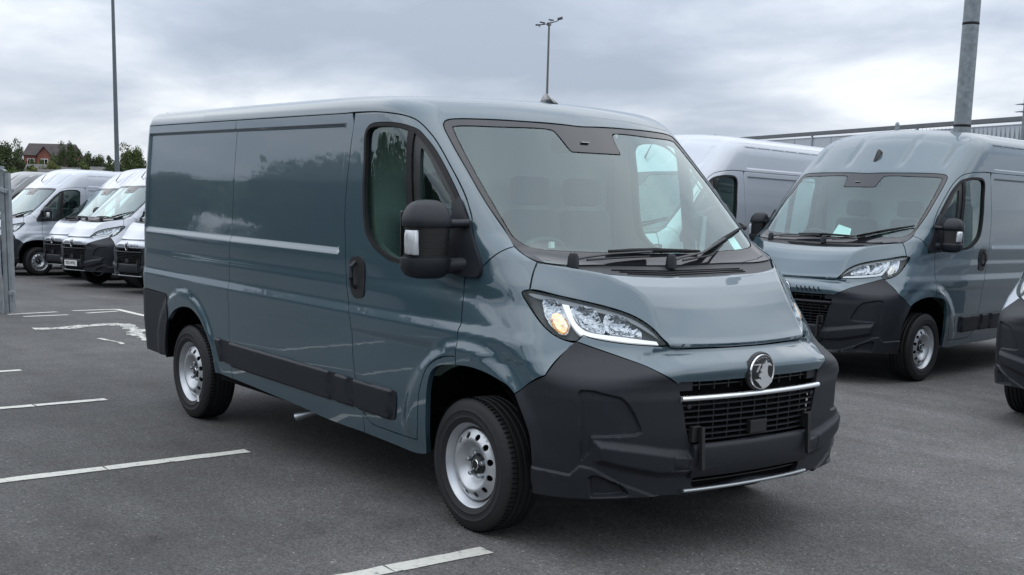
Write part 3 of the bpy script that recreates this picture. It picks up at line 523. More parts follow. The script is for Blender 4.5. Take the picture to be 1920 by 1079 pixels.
SIDE_EXTRA = None
def side_extra():
    out = []
    xs = np.arange(-4.3, .1, .03)
    for z in (1.990, 1.997, 2.003, 2.0095, 2.0145, 2.0185, 2.024): out.append(np.stack([xs, xs * 0 + z], 1))
    for z in (.975, .985, .995, 1.025, 1.035, 1.045, 1.292, 1.300, 1.315, 1.330, 1.338): out.append(np.stack([xs, xs * 0 + z], 1))
    zs = np.arange(1.3, 2.03, .03)
    for x in (-4.23, -4.225, -4.215, -4.205, -4.20, -1.28, -1.275, -1.265, -1.255, -1.25): out.append(np.stack([zs * 0 + x, zs], 1))
    for cx, cz, rs in ((0, .375, (.51, .53, .56, .59, .605)), (-3.44, .37, (.51, .525, .545, .565, .58))):
        for r in rs:
            t = np.linspace(-.1, math.pi + .1, 60); out.append(np.stack([cx + r * np.cos(t), cz + r * np.sin(t)], 1))
    return np.concatenate(out)

def panel(key, name=None, spacing=.03, step=.012, rim=.02, gap=.0026, off=0., high=False, relief=None, hole=True, outline=None, kind=None, feat=True, holes=None, flat=False):
    k, sym, o, hs = PANELS[key] if key else (kind, 0, outline, holes or [])
    if outline is not None: o = outline
    if not hole: hs = []
    ax = 1 if k == 'RX' else 0
    if sym: o = symmetric(o, ax); hs = [symmetric(h, ax) for h in hs]
    s = np.array((.95, 1.) if k[:2] == 'RZ' else (1., 1.))
    L = smooth_loop([(p[0] * s[0], p[1] * s[1], p[2]) for p in o], step)
    H = [smooth_loop([(p[0] * s[0], p[1] * s[1], p[2]) for p in h], step) for h in hs]
    extra = None; disp = None
    if k == 'Y' and feat and key in ('quarter', 'mid', 'door', 'sill'): extra = side_extra()
    if key == 'bonnet':
        ex = []
        for z in (.977, .983, .989, .9935, .9958, .9976, 1.0000, 1.005, 1.013, 1.022):
            ys_ = np.arange(-.50, .501, .010); q, _n = surf('X', np.stack([ys_, z + .046 * ys_ ** 2], 1)); ex.append(chart('DH')[1](q))
        extra = np.concatenate(ex); extra = extra[~np.isnan(extra).any(1)]
        q = np.round(extra / .0012).astype(int); _, i = np.unique(q, axis=0, return_index=True); extra = extra[np.sort(i)]
    if key == 'roof' and high:
        xs_ = np.arange(-4.28, -1.2, .035); ex = []
        for z in (2.095, 2.10, 2.11, 2.12, 2.125, 2.34, 2.345, 2.355, 2.365, 2.37):
            q, _n = surf('Y', np.stack([xs_, xs_ * 0 + z], 1), True); ex.append(chart('RX')[1](q))
        zs_ = np.arange(2.1, 2.37, .03)
        for x in (-4.23, -4.215, -4.20, -1.28, -1.265, -1.25):
            q, _n = surf('Y', np.stack([zs_ * 0 + x, zs_], 1), True); ex.append(chart('RX')[1](q))
        for y0 in (.70, .72, .74, .76, .78, .27, .30, .33):
            zz_ = np.linspace(2.06, 2.48, 20); q, _n = surf('X', np.stack([zz_ * 0 - y0, zz_], 1), True); ex.append(chart('RX')[1](q))
        extra = np.concatenate(ex); extra = extra[~np.isnan(extra).any(1)]; extra = np.concatenate([extra, extra * (1, -1)])
    if relief:
        disp = relief_fn(relief); ex = []
        for poly, kd, amt, w in relief:
            c = smooth_loop([(p[0], p[1], 1) for p in poly], .012)
            t = np.roll(c, -1, 0) - np.roll(c, 1, 0); t /= np.linalg.norm(t, axis=1, keepdims=True) + 1e-9
            nn = np.stack([-t[:, 1], t[:, 0]], 1)
            for d in ((-w * .25, 0, w * .35, w * .7, w, -w, w * 1.3) if w < .02 else (0, w * .5, w)): ex += [c + nn * d, c - nn * d] if d else [c]
        extra = np.concatenate(ex)
        # thin out crowded points
        q = np.round(extra / .0045).astype(int); _, i = np.unique(q, axis=0, return_index=True); extra = extra[np.sort(i)]
    P2, T = triangulate(L, H, spacing, extra)
    P, N = surf(k, P2 / s, high, disp, feat)
    me = finish(name or key, P, N, T, rim, gap, off)
    if flat:
        r = random.Random(3)
        me = mesh_raw(me.name, [v.co + Vector((r.uniform(-1, 1), r.uniform(-1, 1), r.uniform(-1, 1))) * .0012 for v in me.vertices], [tuple(p.vertices) for p in me.polygons], None, False)
    return me

def box_bm(bm, c, s, rot=None, bev=0.):
    m = Matrix.Translation(c)
    if rot is not None: m = m @ rot
    m = m @ Matrix.Diagonal((*s, 1))
    r = bmesh.ops.create_cube(bm, size=1, matrix=m)
    if bev:
        es = set(e for v in r['verts'] for e in v.link_edges)
        bmesh.ops.bevel(bm, geom=list(es), offset=bev, segments=2, profile=.6, affect='EDGES')

def bm_mesh(name, bm, smooth=False):
    me = bpy.data.meshes.new(name); bmesh.ops.recalc_face_normals(bm, faces=bm.faces); bm.to_mesh(me); bm.free()
    me.polygons.foreach_set('use_smooth', [smooth] * len(me.polygons))
    return me

def box(name, c, s, rot=None, bev=0.):
    bm = bmesh.new(); box_bm(bm, Vector(c), s, rot, bev); return bm_mesh(name, bm)

def lathe(name, prof, n=48, center=(0, 0, 0), axis='y', smooth=True):
    """profile of (radius, along-axis) revolved"""
    V = []; F = []; m = len(prof); c = np.array(center, float)
    for i in range(n):
        a = 2 * math.pi * i / n
        for r, h in prof:
            p = {'y': (r * math.cos(a), h, r * math.sin(a)), 'z': (r * math.cos(a), r * math.sin(a), h), 'x': (h, r * math.cos(a), r * math.sin(a))}[axis]
            V.append(c + p)
    for i in range(n):
        for j in range(m - 1):
            a, b = i * m + j, ((i + 1) % n) * m + j
            F.append((a, b, b + 1, a + 1))
    me = mesh_raw(name, V, F, None, smooth)
    bm = bmesh.new(); bm.from_mesh(me); bmesh.ops.remove_doubles(bm, verts=bm.verts, dist=1e-5)
    bmesh.ops.recalc_face_normals(bm, faces=bm.faces)
    bm.to_mesh(me); bm.free(); me.polygons.foreach_set('use_smooth', [smooth] * len(me.polygons))
    if smooth:
        me.set_sharp_from_angle(angle=R(40))
    return me

def tube(name, pts, rad, n=10, cap=True, smooth=True, flat=1.):
    P = [np.array(p, float) for p in pts]; V = []; F = []
    rs = rad if hasattr(rad, '__len__') else [rad] * len(P)
    up = np.array((0, 0, 1.))
    for i, p in enumerate(P):
        t = P[min(i + 1, len(P) - 1)] - P[max(i - 1, 0)]; t /= np.linalg.norm(t)
        a = np.cross(up, t)
        if np.linalg.norm(a) < 1e-3: a = np.array((1., 0, 0)) - t * t[0]
        a /= np.linalg.norm(a); b = np.cross(t, a)
        for k in range(n):
            w = 2 * math.pi * k / n
            V.append(p + rs[i] * (math.cos(w) * a + math.sin(w) * b * flat))
    for i in range(len(P) - 1):
        for k in range(n):
            F.append((i * n + k, i * n + (k + 1) % n, (i + 1) * n + (k + 1) % n, (i + 1) * n + k))
    if cap:
        F.append(tuple(range(n))[::-1]); F.append(tuple((len(P) - 1) * n + k for k in range(n)))
    me = mesh_raw(name, V, F, None, smooth)
    if smooth: me.set_sharp_from_angle(angle=R(50))
    return me

def rings(name, secs, n=32, capends=True, smooth=True, e=3.2):
    """loft of rounded-box sections (cx, cy, z, hx, hy)"""
    V = []; F = []
    for cx, cy, z, hx, hy in secs:
        for k in range(n):
            a = 2 * math.pi * k / n; c, s = math.cos(a), math.sin(a)
            V.append((cx + hx * math.copysign(abs(c) ** (2 / e), c), cy + hy * math.copysign(abs(s) ** (2 / e), s), z))
    for i in range(len(secs) - 1):
        for k in range(n): F.append((i * n + k, i * n + (k + 1) % n, (i + 1) * n + (k + 1) % n, (i + 1) * n + k))
    if capends: F.append(tuple(range(n))[::-1]); F.append(tuple((len(secs) - 1) * n + k for k in range(n)))
    me = mesh_raw(name, V, F, None, smooth); me.set_sharp_from_angle(angle=R(45)); return me

def join_meshes(name, ms):
    V = []; F = []; S = []
    for m in ms:
        k = len(V); V += [tuple(v.co) for v in m.vertices]; F += [tuple(k + i for i in p.vertices) for p in m.polygons]; S += [p.use_smooth for p in m.polygons]
    me = mesh_raw(name, V, F, None, False); me.polygons.foreach_set('use_smooth', S); me.set_sharp_from_angle(angle=R(40)); return me

def extrude_poly(name, pts, f, depth):
    """flat outline (a, b) placed by f(a, b) -> point, given thickness along 'depth' vector"""
    n = len(pts); P2, T = triangulate(np.array(pts, float), [], 10.)
    V = [np.array(f(a, b), float) for a, b in P2]; d = np.array(depth, float); m = len(V)
    F = [tuple(int(i) for i in t) for t in T] + [tuple(int(i) + m for i in t[::-1]) for t in T]
    ed = {}
    for t in T:
        for i in range(3): ed[(t[i], t[(i + 1) % 3])] = 1
    for (a, b) in ed:
        if (b, a) not in ed: F.append((int(b), int(a), int(a) + m, int(b) + m))
    V = V + [v - d for v in V]
    bm = bmesh.new(); vs = [bm.verts.new(v) for v in V]
    for f_ in F:
        try: bm.faces.new([vs[i] for i in f_])
        except ValueError: pass
    return bm_mesh(name, bm)
# ---------------------------------------------------------------- the van, part by part
def fpt(y, z, off=0., hole=False):
    P, N = surf('X', [[y, z]]); return P[0] + N[0] * off

def ribbon(name, pts, nrm, h, d, up=(0, 0, 1.)):
    """bar of height h and depth d running through pts"""
    V = []; F = []; up = np.array(up, float)
    for p, n in zip(pts, nrm):
        for a, b in ((0, -h / 2), (0, h / 2), (-d, h / 2), (-d, -h / 2)): V.append(p + n * a + up * b)
    for i in range(len(pts) - 1):
        for k in range(4): F.append((i * 4 + k, i * 4 + (k + 1) % 4, (i + 1) * 4 + (k + 1) % 4, (i + 1) * 4 + k))
    F += [(3, 2, 1, 0), tuple(len(V) - 4 + k for k in range(4))]
    bm = bmesh.new(); vs = [bm.verts.new(v) for v in V]
    for f in F: bm.faces.new([vs[i] for i in f])
    return bm_mesh(name, bm)

def front_bar(name, z, w, h, d, off, n=24):
    ys = np.linspace(-w, w, n); P, N = surf('X', np.stack([ys, ys * 0 + z], 1)); N[:, 2] = 0; N /= np.linalg.norm(N, axis=1, keepdims=True)
    return ribbon(name, P + N * off, N, h, d)

def tube_bar(name, z, w, r, off, n=24):
    ys = np.linspace(-w, w, n); P, N = surf('X', np.stack([ys, ys * 0 + z], 1)); N[:, 2] = 0; N /= np.linalg.norm(N, axis=1, keepdims=True)
    return tube(name, P + N * off, r, 12, flat=.8)

class Spec:
    def __init__(s): s.p = []
    def add(s, name, me, mat, parent=None, label=None, both=False, loc=None, kind=None):
        s.p.append(dict(name=name, me=me, mat=mat, parent=parent, label=label, loc=loc, kind=kind)); i = len(s.p) - 1
        return i

REL = [(np.array([[p[0] * .95, p[1]] for p in RELIEF[k][1]]), kd, amt, w) for k, kd, amt, w in
       (('pocket', 'step', -.016, .009), ('bulge', 'step', .026, .030), ('skirt', 'step', .012, .009), ('fog', 'step', -.030, .014), ('square', 'line', -.004, .004))]
REL_ALL = REL + [(np.array([[-a, b] for a, b in p]), kd, amt, w) for p, kd, amt, w in REL]

def wheel_meshes():
    # tyre: outward side is -y; wheel centre plane at y = 0
    w = .108; Rt = .335
    prof = [(.212, -.098), (.222, -.104), (.236, -.1075), (.240, -.1105), (.246, -.1085), (.268, -.1115), (.274, -.1140), (.280, -.1110), (.292, -.109), (.308, -.103), (.318, -.097), (.327, -.088), (.3325, -.076)]
    for c in (-.052, -.018, .018, .052):
        r = Rt - .0008 * (abs(c) > .03)
        prof += [(r, c - .0075), (r - .008, c - .0045), (r - .008, c + .0045), (r, c + .0075)]
    prof += [(.3325, .076), (.327, .088), (.308, .103), (.268, .1115), (.240, .109), (.212, .098)]
    tyre = lathe('tyre', prof, 96)
    # shoulder blocks as real notches
    bm = bmesh.new()
    for k in range(84):
        a = 2 * math.pi * k / 84
        rot = Matrix.Rotation(-a, 4, 'Y')
        box_bm(bm, rot @ Vector((.3325, -.074, 0)), (.007, .030, .0035), rot)
    tread = bm_mesh('tread_sipes', bm)
    rimp = [(.196, -.052), (.190, -.030), (.186, -.060), (.192, -.078), (.200, -.090), (.2085, -.0955), (.2135, -.0985), (.2155, -.094), (.2145, -.088), (.21, -.085)]
    barrel = lathe('rim', [(.150, .09), (.180, .085), (.176, .0), (.178, -.045), (.190, -.062), (.196, -.078), (.2055, -.088), (.2095, -.0955), (.2140, -.0985), (.2165, -.095), (.2150, -.088)], 64)
    # pressed disc with oval holes
    def depth(r):
        return np.interp(r, [0, .052, .070, .082, .100, .118, .128, .138, .160, .170, .178], [-.044, -.044, -.045, -.050, -.072, -.089, -.0925, -.091, -.0775, -.070, -.066])
    t = np.linspace(0, 2 * math.pi, 64, endpoint=False); outer = np.stack([.1785 * np.cos(t), .1785 * np.sin(t)], 1); holes = []
    for k in range(12):
        a = 2 * math.pi * (k + .5) / 12; s = np.linspace(0, 2 * math.pi, 14, endpoint=False)
        rr = .1490 + .0155 * np.cos(s); tt = .0165 * np.sin(s)
        holes.append(np.stack([rr * np.cos(a) - tt * np.sin(a), rr * np.sin(a) + tt * np.cos(a)], 1))
    ex = []
    for r in (.052, .07, .082, .091, .100, .109, .118, .128, .138):
        ex.append(np.stack([r * np.cos(t[::1]), r * np.sin(t[::1])], 1))
    P2, T = triangulate(outer, holes, .016, np.concatenate(ex))
    def sp(q):
        r = np.hypot(q[:, 0], q[:, 1]); return np.stack([q[:, 0], depth(r) , q[:, 1]], 1)
    P = sp(P2); N = np.cross(sp(P2 + (1e-3, 0)) - sp(P2 - (1e-3, 0)), sp(P2 + (0, 1e-3)) - sp(P2 - (0, 1e-3)))
    N /= np.linalg.norm(N, axis=1, keepdims=True); N *= np.sign(-N[:, 1])[:, None]
    disc = finish('wheel_disc', P, N, T, rim=.006)
    cap = lathe('hub_cap', [(0, -.068), (.022, -.068), (.028, -.066), (.033, -.060), (.040, -.056), (.052, -.054), (.057, -.043)], 24)
    ring = lathe('hub_ring', [(.0215, -.0685), (.025, -.0695), (.027, -.067)], 24)
    nut = lathe('wheel_nut', [(0, -.078), (.009, -.078), (.012, -.073), (.013, -.040)], 6, smooth=False)
    brake = lathe('brake_drum', [(0, .0), (.14, .0), (.15, .02), (.15, .05)], 32)
    for m in (tyre, tread, barrel, disc, cap, ring, nut, brake): pass
    return dict(tyre=tyre, tread=tread, rim=barrel, disc=disc, cap=cap, ring=ring, nut=nut, brake=brake)

WM = wheel_meshes()
def mir(me):
    return mirror_mesh(me)

EMB = [(595, 295), (608, 345), (650, 352), (685, 385), (703, 418), (660, 410), (632, 400), (622, 440), (622, 520), (640, 600), (680, 650), (730, 672), (712, 740),
       (650, 800), (560, 845), (505, 790), (470, 740), (400, 665), (490, 655), (500, 690), (515, 640), (468, 610), (480, 560), (530, 520), (488, 505), (498, 460),
       (522, 445), (516, 405), (535, 370), (568, 358)]
FLAG = [(365, 365), (500, 362), (445, 520), (420, 520), (465, 385), (365, 385)]

def text_mesh(name, s, size, depth=.002):
    cu = bpy.data.curves.new(name, 'FONT'); cu.body = s; cu.size = size; cu.extrude = depth / 2; cu.align_x = 'CENTER'; cu.align_y = 'CENTER'
    ob = bpy.data.objects.new(name, cu); COL.objects.link(ob); dg = bpy.context.evaluated_depsgraph_get()
    me = bpy.data.meshes.new_from_object(ob.evaluated_get(dg)); me.name = name
    bpy.data.objects.remove(ob); bpy.data.curves.remove(cu); return me

def xform(me, m):
    me.transform(m); me.update(); return me

def strip(k):
    c = np.array([[p[0], p[1]] for p in PANELS[k][2]])
    return panel(k, 'rub_strip', .05, off=.006, rim=.015, gap=.003, feat=False, relief=[(c, 'step', .014, .014)])

def van_spec(high):
    s = Spec(); A = s.add
    def pair(name, me, mat, parent=(None, None), **k):
        """right-hand part and its mirror image"""
        a = A(name, me, mat, parent[0], **k); b = A(name, mir(me), mat, parent[1], **k); return a, b
    PT = 'paint'
    A('roof', panel('roof', 'roof', .045, .016, high=high, gap=.0035), PT)
    pair('rear_quarter', panel('quarter', 'rear_quarter', .04, rim=.03), PT)
    pair('side_panel', panel('mid', 'side_panel', .04), PT)
    door = pair('cab_door', panel('door', 'cab_door', .035, gap=.0038), PT)
    pair('sill', panel('sill', 'sill', .03, rim=.03), PT)
    pair('fender', panel('fender', 'fender', .022, rim=.025, gap=.0038), PT)
    A('bonnet', panel('bonnet', 'bonnet', .012, gap=.0045, rim=.025), PT)
    nose = A('nose_panel', panel('nose', 'nose_panel', .018, gap=.003), PT)
    bump = A('bumper', panel('bumper', 'bumper', .022, .012, rim=.03, gap=.003, relief=REL_ALL), 'plastic')
    pair('rear_bumper', panel('rbump', 'rear_bumper', .04, off=.008), 'plastic')
    # tail end
    th = np.linspace(-2.30, 2.30, 60); d = np.stack([th * 0, np.sin(th), np.cos(th)], -1)
    O = np.array((-4.302, 0, 1.1)) + d * 2.4; P, ok = march(O, -d, high)
    o = [(float(p[1]), float(max(p[2], .40)), 0) for p in P]
    o = [q for i, q in enumerate(o) if i == 0 or abs(q[0] - o[i - 1][0]) + abs(q[1] - o[i - 1][1]) > .02]
    A('tail_panel', panel(None, 'tail_panel', .08, .05, high=high, kind='XB', outline=o), PT)
    pair('tail_lamp', panel(None, 'tail_lamp', .05, kind='RZ-3.5', off=.006, outline=[(-2.44, .95, 1), (-2.30, .95, 1), (-2.30, 1.32, 1), (-2.44, 1.32, 1)]), 'red')
    # rub strips
    for k, nm in (('rub0', 'rub_strip'), ('rub1', 'rub_strip'), ('rub2', 'rub_strip')): pair(nm, strip(k), 'plastic')
    pair('rub_strip', strip('rub3'), 'plastic', door)
    # side window: pane, seal, division bar, quarter light frame
    gl = PANELS['door'][3][0]
    ggm = panel(None, 'side_window', .05, off=-.016, rim=0, kind='Y', outline=gl, feat=False)
    win = pair('side_window', ggm, 'sideglass', door)
    L = smooth_loop(gl, .02); c = L.mean(0)
    t = np.roll(L, -1, 0) - np.roll(L, 1, 0); t /= np.linalg.norm(t, axis=1, keepdims=True); nn = np.stack([-t[:, 1], t[:, 0]], 1)
    sgn = -1 if inside((L + nn * .01)[:1], L)[0] == False else 1
    inner = L + nn * sgn * .020
    pair('window_seal', panel(None, 'window_seal', .02, off=.003, rim=.02, gap=0, kind='Y', outline=[(a, b, 0) for a, b in L], holes=[[(a, b, 0) for a, b in inner]], feat=False), 'rubber', door)
    pair('quarter_light_frame', panel('qframe', 'quarter_light_frame', .03, off=-.004, feat=False), 'black', door)
    pair('window_bar', panel('divider', 'window_bar', .03, off=.004, feat=False), 'rubber', door)
    pair('door_lining', panel(None, 'door_lining', .08, .03, off=-.06, feat=False, rim=0, kind='Y', outline=[(-1.18, .95, 1), (-.12, .95, 1), (-.10, 1.45, 0), (-.25, 1.70, 0), (-.45, 1.90, 0), (-.70, 2.02, 0), (-1.18, 2.04, 1)], holes=[[(a, b, 0) for a, b in inner]]), 'lining', door)
    # door handle: dark surround, scoop and grip
    h = PANELS['handle'][2]; hb = panel(None, 'door_handle', .02, off=.006, rim=.01, kind='Y', outline=h, feat=False, gap=0)
    hd = pair('door_handle', hb, 'black', door)
    cx = sum(p[0] for p in h) / len(h); cz = sum(p[1] for p in h) / len(h)
    yb = float(surf('Y', [[cx, cz]], feat=False)[0][0][1])
    pair('handle_grip', tube('handle_grip', [(cx - .03, yb - .004, cz + .085), (cx - .026, yb - .030, cz + .06), (cx - .022, yb - .036, cz), (cx - .020, yb - .028, cz - .045), (cx - .02, yb - .004, cz - .06)], [.012, .015, .016, .014, .012], 10, flat=.7), 'plastic', door)
    pair('lock', lathe('lock', [(0, -.004), (.007, -.004), (.009, 0)], 12, (cx + .012, yb - .006, cz - .075)), 'chrome', door)
    # door mirror
    b = PANELS['mirbase'][2]
    base = panel(None, 'mirror', .025, off=.022, rim=.05, kind='Y', outline=b, feat=False, gap=0)
    mi = pair('mirror', base, 'plastic')
    top = rings('mirror_cap', [(-.172, -1.155, 1.494, .082, .118), (-.172, -1.155, 1.500, .086, .122), (-.174, -1.155, 1.530, .086, .121), (-.178, -1.153, 1.560, .080, .113), (-.182, -1.150, 1.590, .066, .098), (-.186, -1.146, 1.608, .050, .078), (-.19, -1.142, 1.619, .030, .050), (-.192, -1.14, 1.622, .012, .022)], e=2.8)
    pair('mirror_cap', top, 'plastic', mi)
    secs = []; z = 1.34; k = 0
    while z < 1.492:
        r = .0 if k % 2 else .0035
        secs += [(-.175, -1.152, z, .072 + r, .108 + r), (-.175, -1.152, z + .0045, .072 + r, .108 + r)]; z += .0055; k += 1
    pair('mirror_body', rings('mirror_body', secs, e=3.0, smooth=False), 'black', mi)
    bot = rings('mirror_foot', [(-.165, -1.150, 1.246, .028, .055), (-.167, -1.153, 1.250, .046, .080), (-.170, -1.158, 1.262, .064, .102), (-.172, -1.160, 1.285, .078, .118), (-.172, -1.160, 1.325, .086, .126), (-.172, -1.160, 1.345, .084, .124), (-.172, -1.158, 1.350, .074, .112)], e=2.8)
    pair('mirror_foot', bot, 'plastic', mi)
    pair('mirror_arm', tube('mirror_arm', [(-.165, -1.06, 1.508), (-.13, -1.0, 1.512), (-.10, -.955, 1.515)], [.034, .030, .030], 12, flat=.7), 'plastic', mi)
    pair('mirror_arm', tube('mirror_arm', [(-.165, -1.06, 1.30), (-.12, -1.0, 1.312), (-.08, -.95, 1.32)], [.042, .040, .046], 12, flat=.9), 'plastic', mi)
    ind = rings('indicator_lens', [(-.145, -1.252, 1.362, .036, .022), (-.145, -1.256, 1.370, .040, .026), (-.147, -1.258, 1.42, .040, .026), (-.147, -1.258, 1.455, .040, .026), (-.149, -1.254, 1.478, .036, .024)], 20, e=3)
    pair('indicator_lens', ind, 'clear', mi)
    pair('mirror_glass', box('mirror_glass', (-.262, -1.152, 1.43), (.006, .19, .27), bev=.002), 'chrome', mi)
    if high:
        T_ = Matrix.Translation((0, -.96, 1.43)) @ Matrix.Diagonal((.9, .80, .88, 1)) @ Matrix.Translation((0, .96, -1.43))
        for q in s.p:
            if q['name'] in ('mirror_cap', 'mirror_body', 'mirror_foot', 'mirror_arm', 'indicator_lens', 'mirror_glass'):
                neg = sum(v.co.y for v in q['me'].vertices) > 0
                q['me'].transform(Matrix.Diagonal((1, -1, 1, 1)) @ T_ @ Matrix.Diagonal((1, -1, 1, 1)) if neg else T_)
    # windscreen: black border, clear pane
    brd = A('windscreen_border', panel('screen', 'windscreen_border', .03, .014, off=-.003, rim=.004, gap=.004), 'frit')
    clear = [list(p) for p in PANELS['screen'][3][0]]
    A('windscreen', panel(None, 'windscreen', .04, .014, off=-.006, rim=0, kind='X', outline=symmetric(clear, 0)), 'screen')
    patch = box('camera_window', (0, 0, 0), (.05, .004, .02)); 
    p0 = fpt(-.055, 1.955, .004)
    A('sensor_window', tube('sensor_window', [fpt(-.075, 1.945, .001), fpt(-.02, 1.945, .001)], .009, 6, flat=.4), 'satin', brd)
    cow = A('cowl', panel('cowl', 'cowl', .025, off=-.010, rim=.02), 'cowl')
    for k in ('slot1', 'slot2', 'slot3'):
        q = [np.array(p) + (0, 0, -.0075) for p in LINES[k]]
        A('cowl_slot', tube('cowl_slot', q, .0028, 6), 'void', cow)
    def over(k, off): return [np.array(p) + np.array((.6, 0, .75)) * off for p in LINES[k]]
    for n in '12':
        wp = A('wiper', tube('wiper', over('arm' + n, .030), [.020, .013, .010, .010], 8, flat=.5), 'black')
        A('wiper_link', tube('wiper_link', over('link' + n, .022), .0055, 6), 'black', wp)
        A('wiper_blade', tube('wiper_blade', over('blade' + n, .014), [.006, .010, .011, .006], 8, flat=1.2), 'rubber', wp)
        a = over('arm' + n, .03)[0]
        A('wiper_pivot', lathe('wiper_pivot', [(0, .030), (.018, .028), (.026, .01), (.030, -.04)], 14, a, 'z'), 'plastic', wp)
    # headlamps
    hl = pair('headlight', panel('head', 'headlight', .025, .01, off=-.001, rim=0, gap=.003), 'lens')
    pair('lamp_housing', panel('head', 'lamp_housing', .03, .012, off=-.040, rim=-.036, gap=.004), 'black', hl)
    pair('running_light', panel('h_drl', 'running_light', .012, .008, off=-.012, rim=.02, gap=0), 'drl', hl)
    pair('lamp_trim', panel('h_top', 'lamp_trim', .012, .008, off=-.018, rim=.01, gap=0), 'trim', hl)
    for k, nm, mk, o_ in (('h_ind', 'reflector', 'reflector', -.016), ('h_amb', 'indicator', 'amber', -.010)):
        c_ = np.array([[p[0], p[1]] for p in PANELS[k][2]])
        pair(nm, panel(k, nm, .009, .008, off=o_, rim=.012, gap=0, relief=[(c_, 'step', -.012 if k == 'h_ind' else .008, .030)], flat=True), mk, hl)
    for k in ('h_ref1', 'h_ref2'):
        c_ = np.array([[p[0], p[1]] for p in PANELS[k][2]])
        pair('reflector', panel(k, 'reflector', .010, .008, off=-.012, rim=.02, gap=0, relief=[(c_, 'step', -.022, .040)], flat=True), 'reflector', hl)
    # grille
    gr = A('grille', panel(None, 'grille', .06, kind='X', off=-.075, rim=0, outline=[(-.56, .875, 1), (.56, .875, 1), (.50, .50, 1), (-.50, .50, 1)]), 'void')
    for z in (.822, ): A('grille_slat', front_bar('grille_slat', z, .50, .006, .03, -.022), 'black', gr)
    for z in (.733, .705, .677, .649, .621, .593, .567): A('grille_slat', front_bar('grille_slat', z, .505 - (.84 - z) * .30, .0065, .035, -.006), 'plastic', gr)
    bm = bmesh.new()
    for y in np.linspace(-.36, .36, 9):
        for z0, z1 in ((.80, .845), (.56, .745)):
            p = fpt(float(y), (z0 + z1) / 2, -.03); box_bm(bm, Vector(p), (.02, .006, z1 - z0))
    A('grille_bars', bm_mesh('grille_bars', bm), 'black', gr)
    for sg in (-1, 1):
        A('grille_blank', ribbon('grille_blank', *(lambda ys: (lambda PN: (PN[0] - PN[1] * .012, PN[1]))(surf('X', np.stack([ys, ys * 0 + .820], 1))))(np.linspace(.405, .500, 5) * sg), .042, .02), 'plastic', gr)
    A('chrome_strip', tube_bar('chrome_strip', .767, .478, .0165, .004), 'bright' if not high else 'plastic', gr)
    # number-plate carrier uprights, radar block, lower intake, skid strip
    for sg in (-1, 1):
        a, b_ = fpt(.372 * sg, .635, .025), fpt(.366 * sg, .44, .052)
        bm = bmesh.new(); m = (a + b_) / 2; ang = math.atan2(a[0] - b_[0], a[2] - b_[2])
        box_bm(bm, Vector(m), (.022, .020, .20), Matrix.Rotation(ang, 4, 'Y'), .003)
        box_bm(bm, Vector(fpt(.392 * sg, .60, .0)), (.03, .055, .075), None, .004)
        A('plate_bracket', bm_mesh('plate_bracket', bm), 'black', bump)
    ys_ = np.linspace(-.405, .405, 22); g_ = []
    for z, o_ in ((.552, .004), (.549, .016), (.540, .024), (.528, .027), (.46, .027), (.405, .024), (.392, .016), (.388, -.01)):
        P_, N_ = surf('X', np.stack([ys_, ys_ * 0 + z], 1), feat=False); g_.append(P_ + np.array((1., 0, 0)) * o_)
    V_ = np.concatenate(g_); F_ = [(j * 22 + i, j * 22 + i + 1, (j + 1) * 22 + i + 1, (j + 1) * 22 + i) for j in range(7) for i in range(21)]
    bm = bmesh.new(); vs = [bm.verts.new(v) for v in V_]
    for f_ in F_: bm.faces.new([vs[i] for i in f_])
    bm.faces.new([vs[j * 22] for j in range(8)]); bm.faces.new([vs[j * 22 + 21] for j in range(8)][::-1])
    pm = bm_mesh('plate_panel', bm, True); pm.set_sharp_from_angle(angle=R(50)); A('plate_panel', pm, 'plastic', bump)
    A('radar_cover', box('radar_cover', fpt(0, .607, .0), (.03, .115, .062), bev=.004), 'black', gr)
    A('parking_sensor', lathe('parking_sensor', [(0, .008), (.011, .006), (.013, 0)], 14, fpt(-.43, .728, -.004), 'x'), 'plastic', gr)
    A('parking_sensor', lathe('parking_sensor', [(0, .008), (.011, .006), (.013, 0)], 14, fpt(.43, .728, -.004), 'x'), 'plastic', gr)
    A('lower_intake', panel(None, 'lower_intake', .06, kind='X', off=-.05, rim=0, outline=[(-.44, .42, 1), (.44, .42, 1), (.44, .31, 1), (-.44, .31, 1)]), 'void', bump)
    A('intake_slat', front_bar('intake_slat', .366, .38, .006, .02, -.02), 'black', bump)
    A('skid_strip', tube_bar('skid_strip', .331, .43, .012, .010), 'satin', bump)
    f = surf('RZ0', [[-.835, .362]])[0][0]
    pair('fog_lamp', lathe('fog_lamp', [(0, .0), (.03, -.004), (.036, -.010), (.040, -.03)], 20, (f[0] - .02, f[1] + .02, f[2]), 'x'), 'black', (bump, bump))
    # badge
    ec = fpt(0, .869, .004)
    rd = .090
    disc = lathe('badge', [(0, .008), (.072, .008), (.077, .006), (.078, .003), (.090, .002), (.094, -.004), (.095, -.018)], 40, ec, 'x')
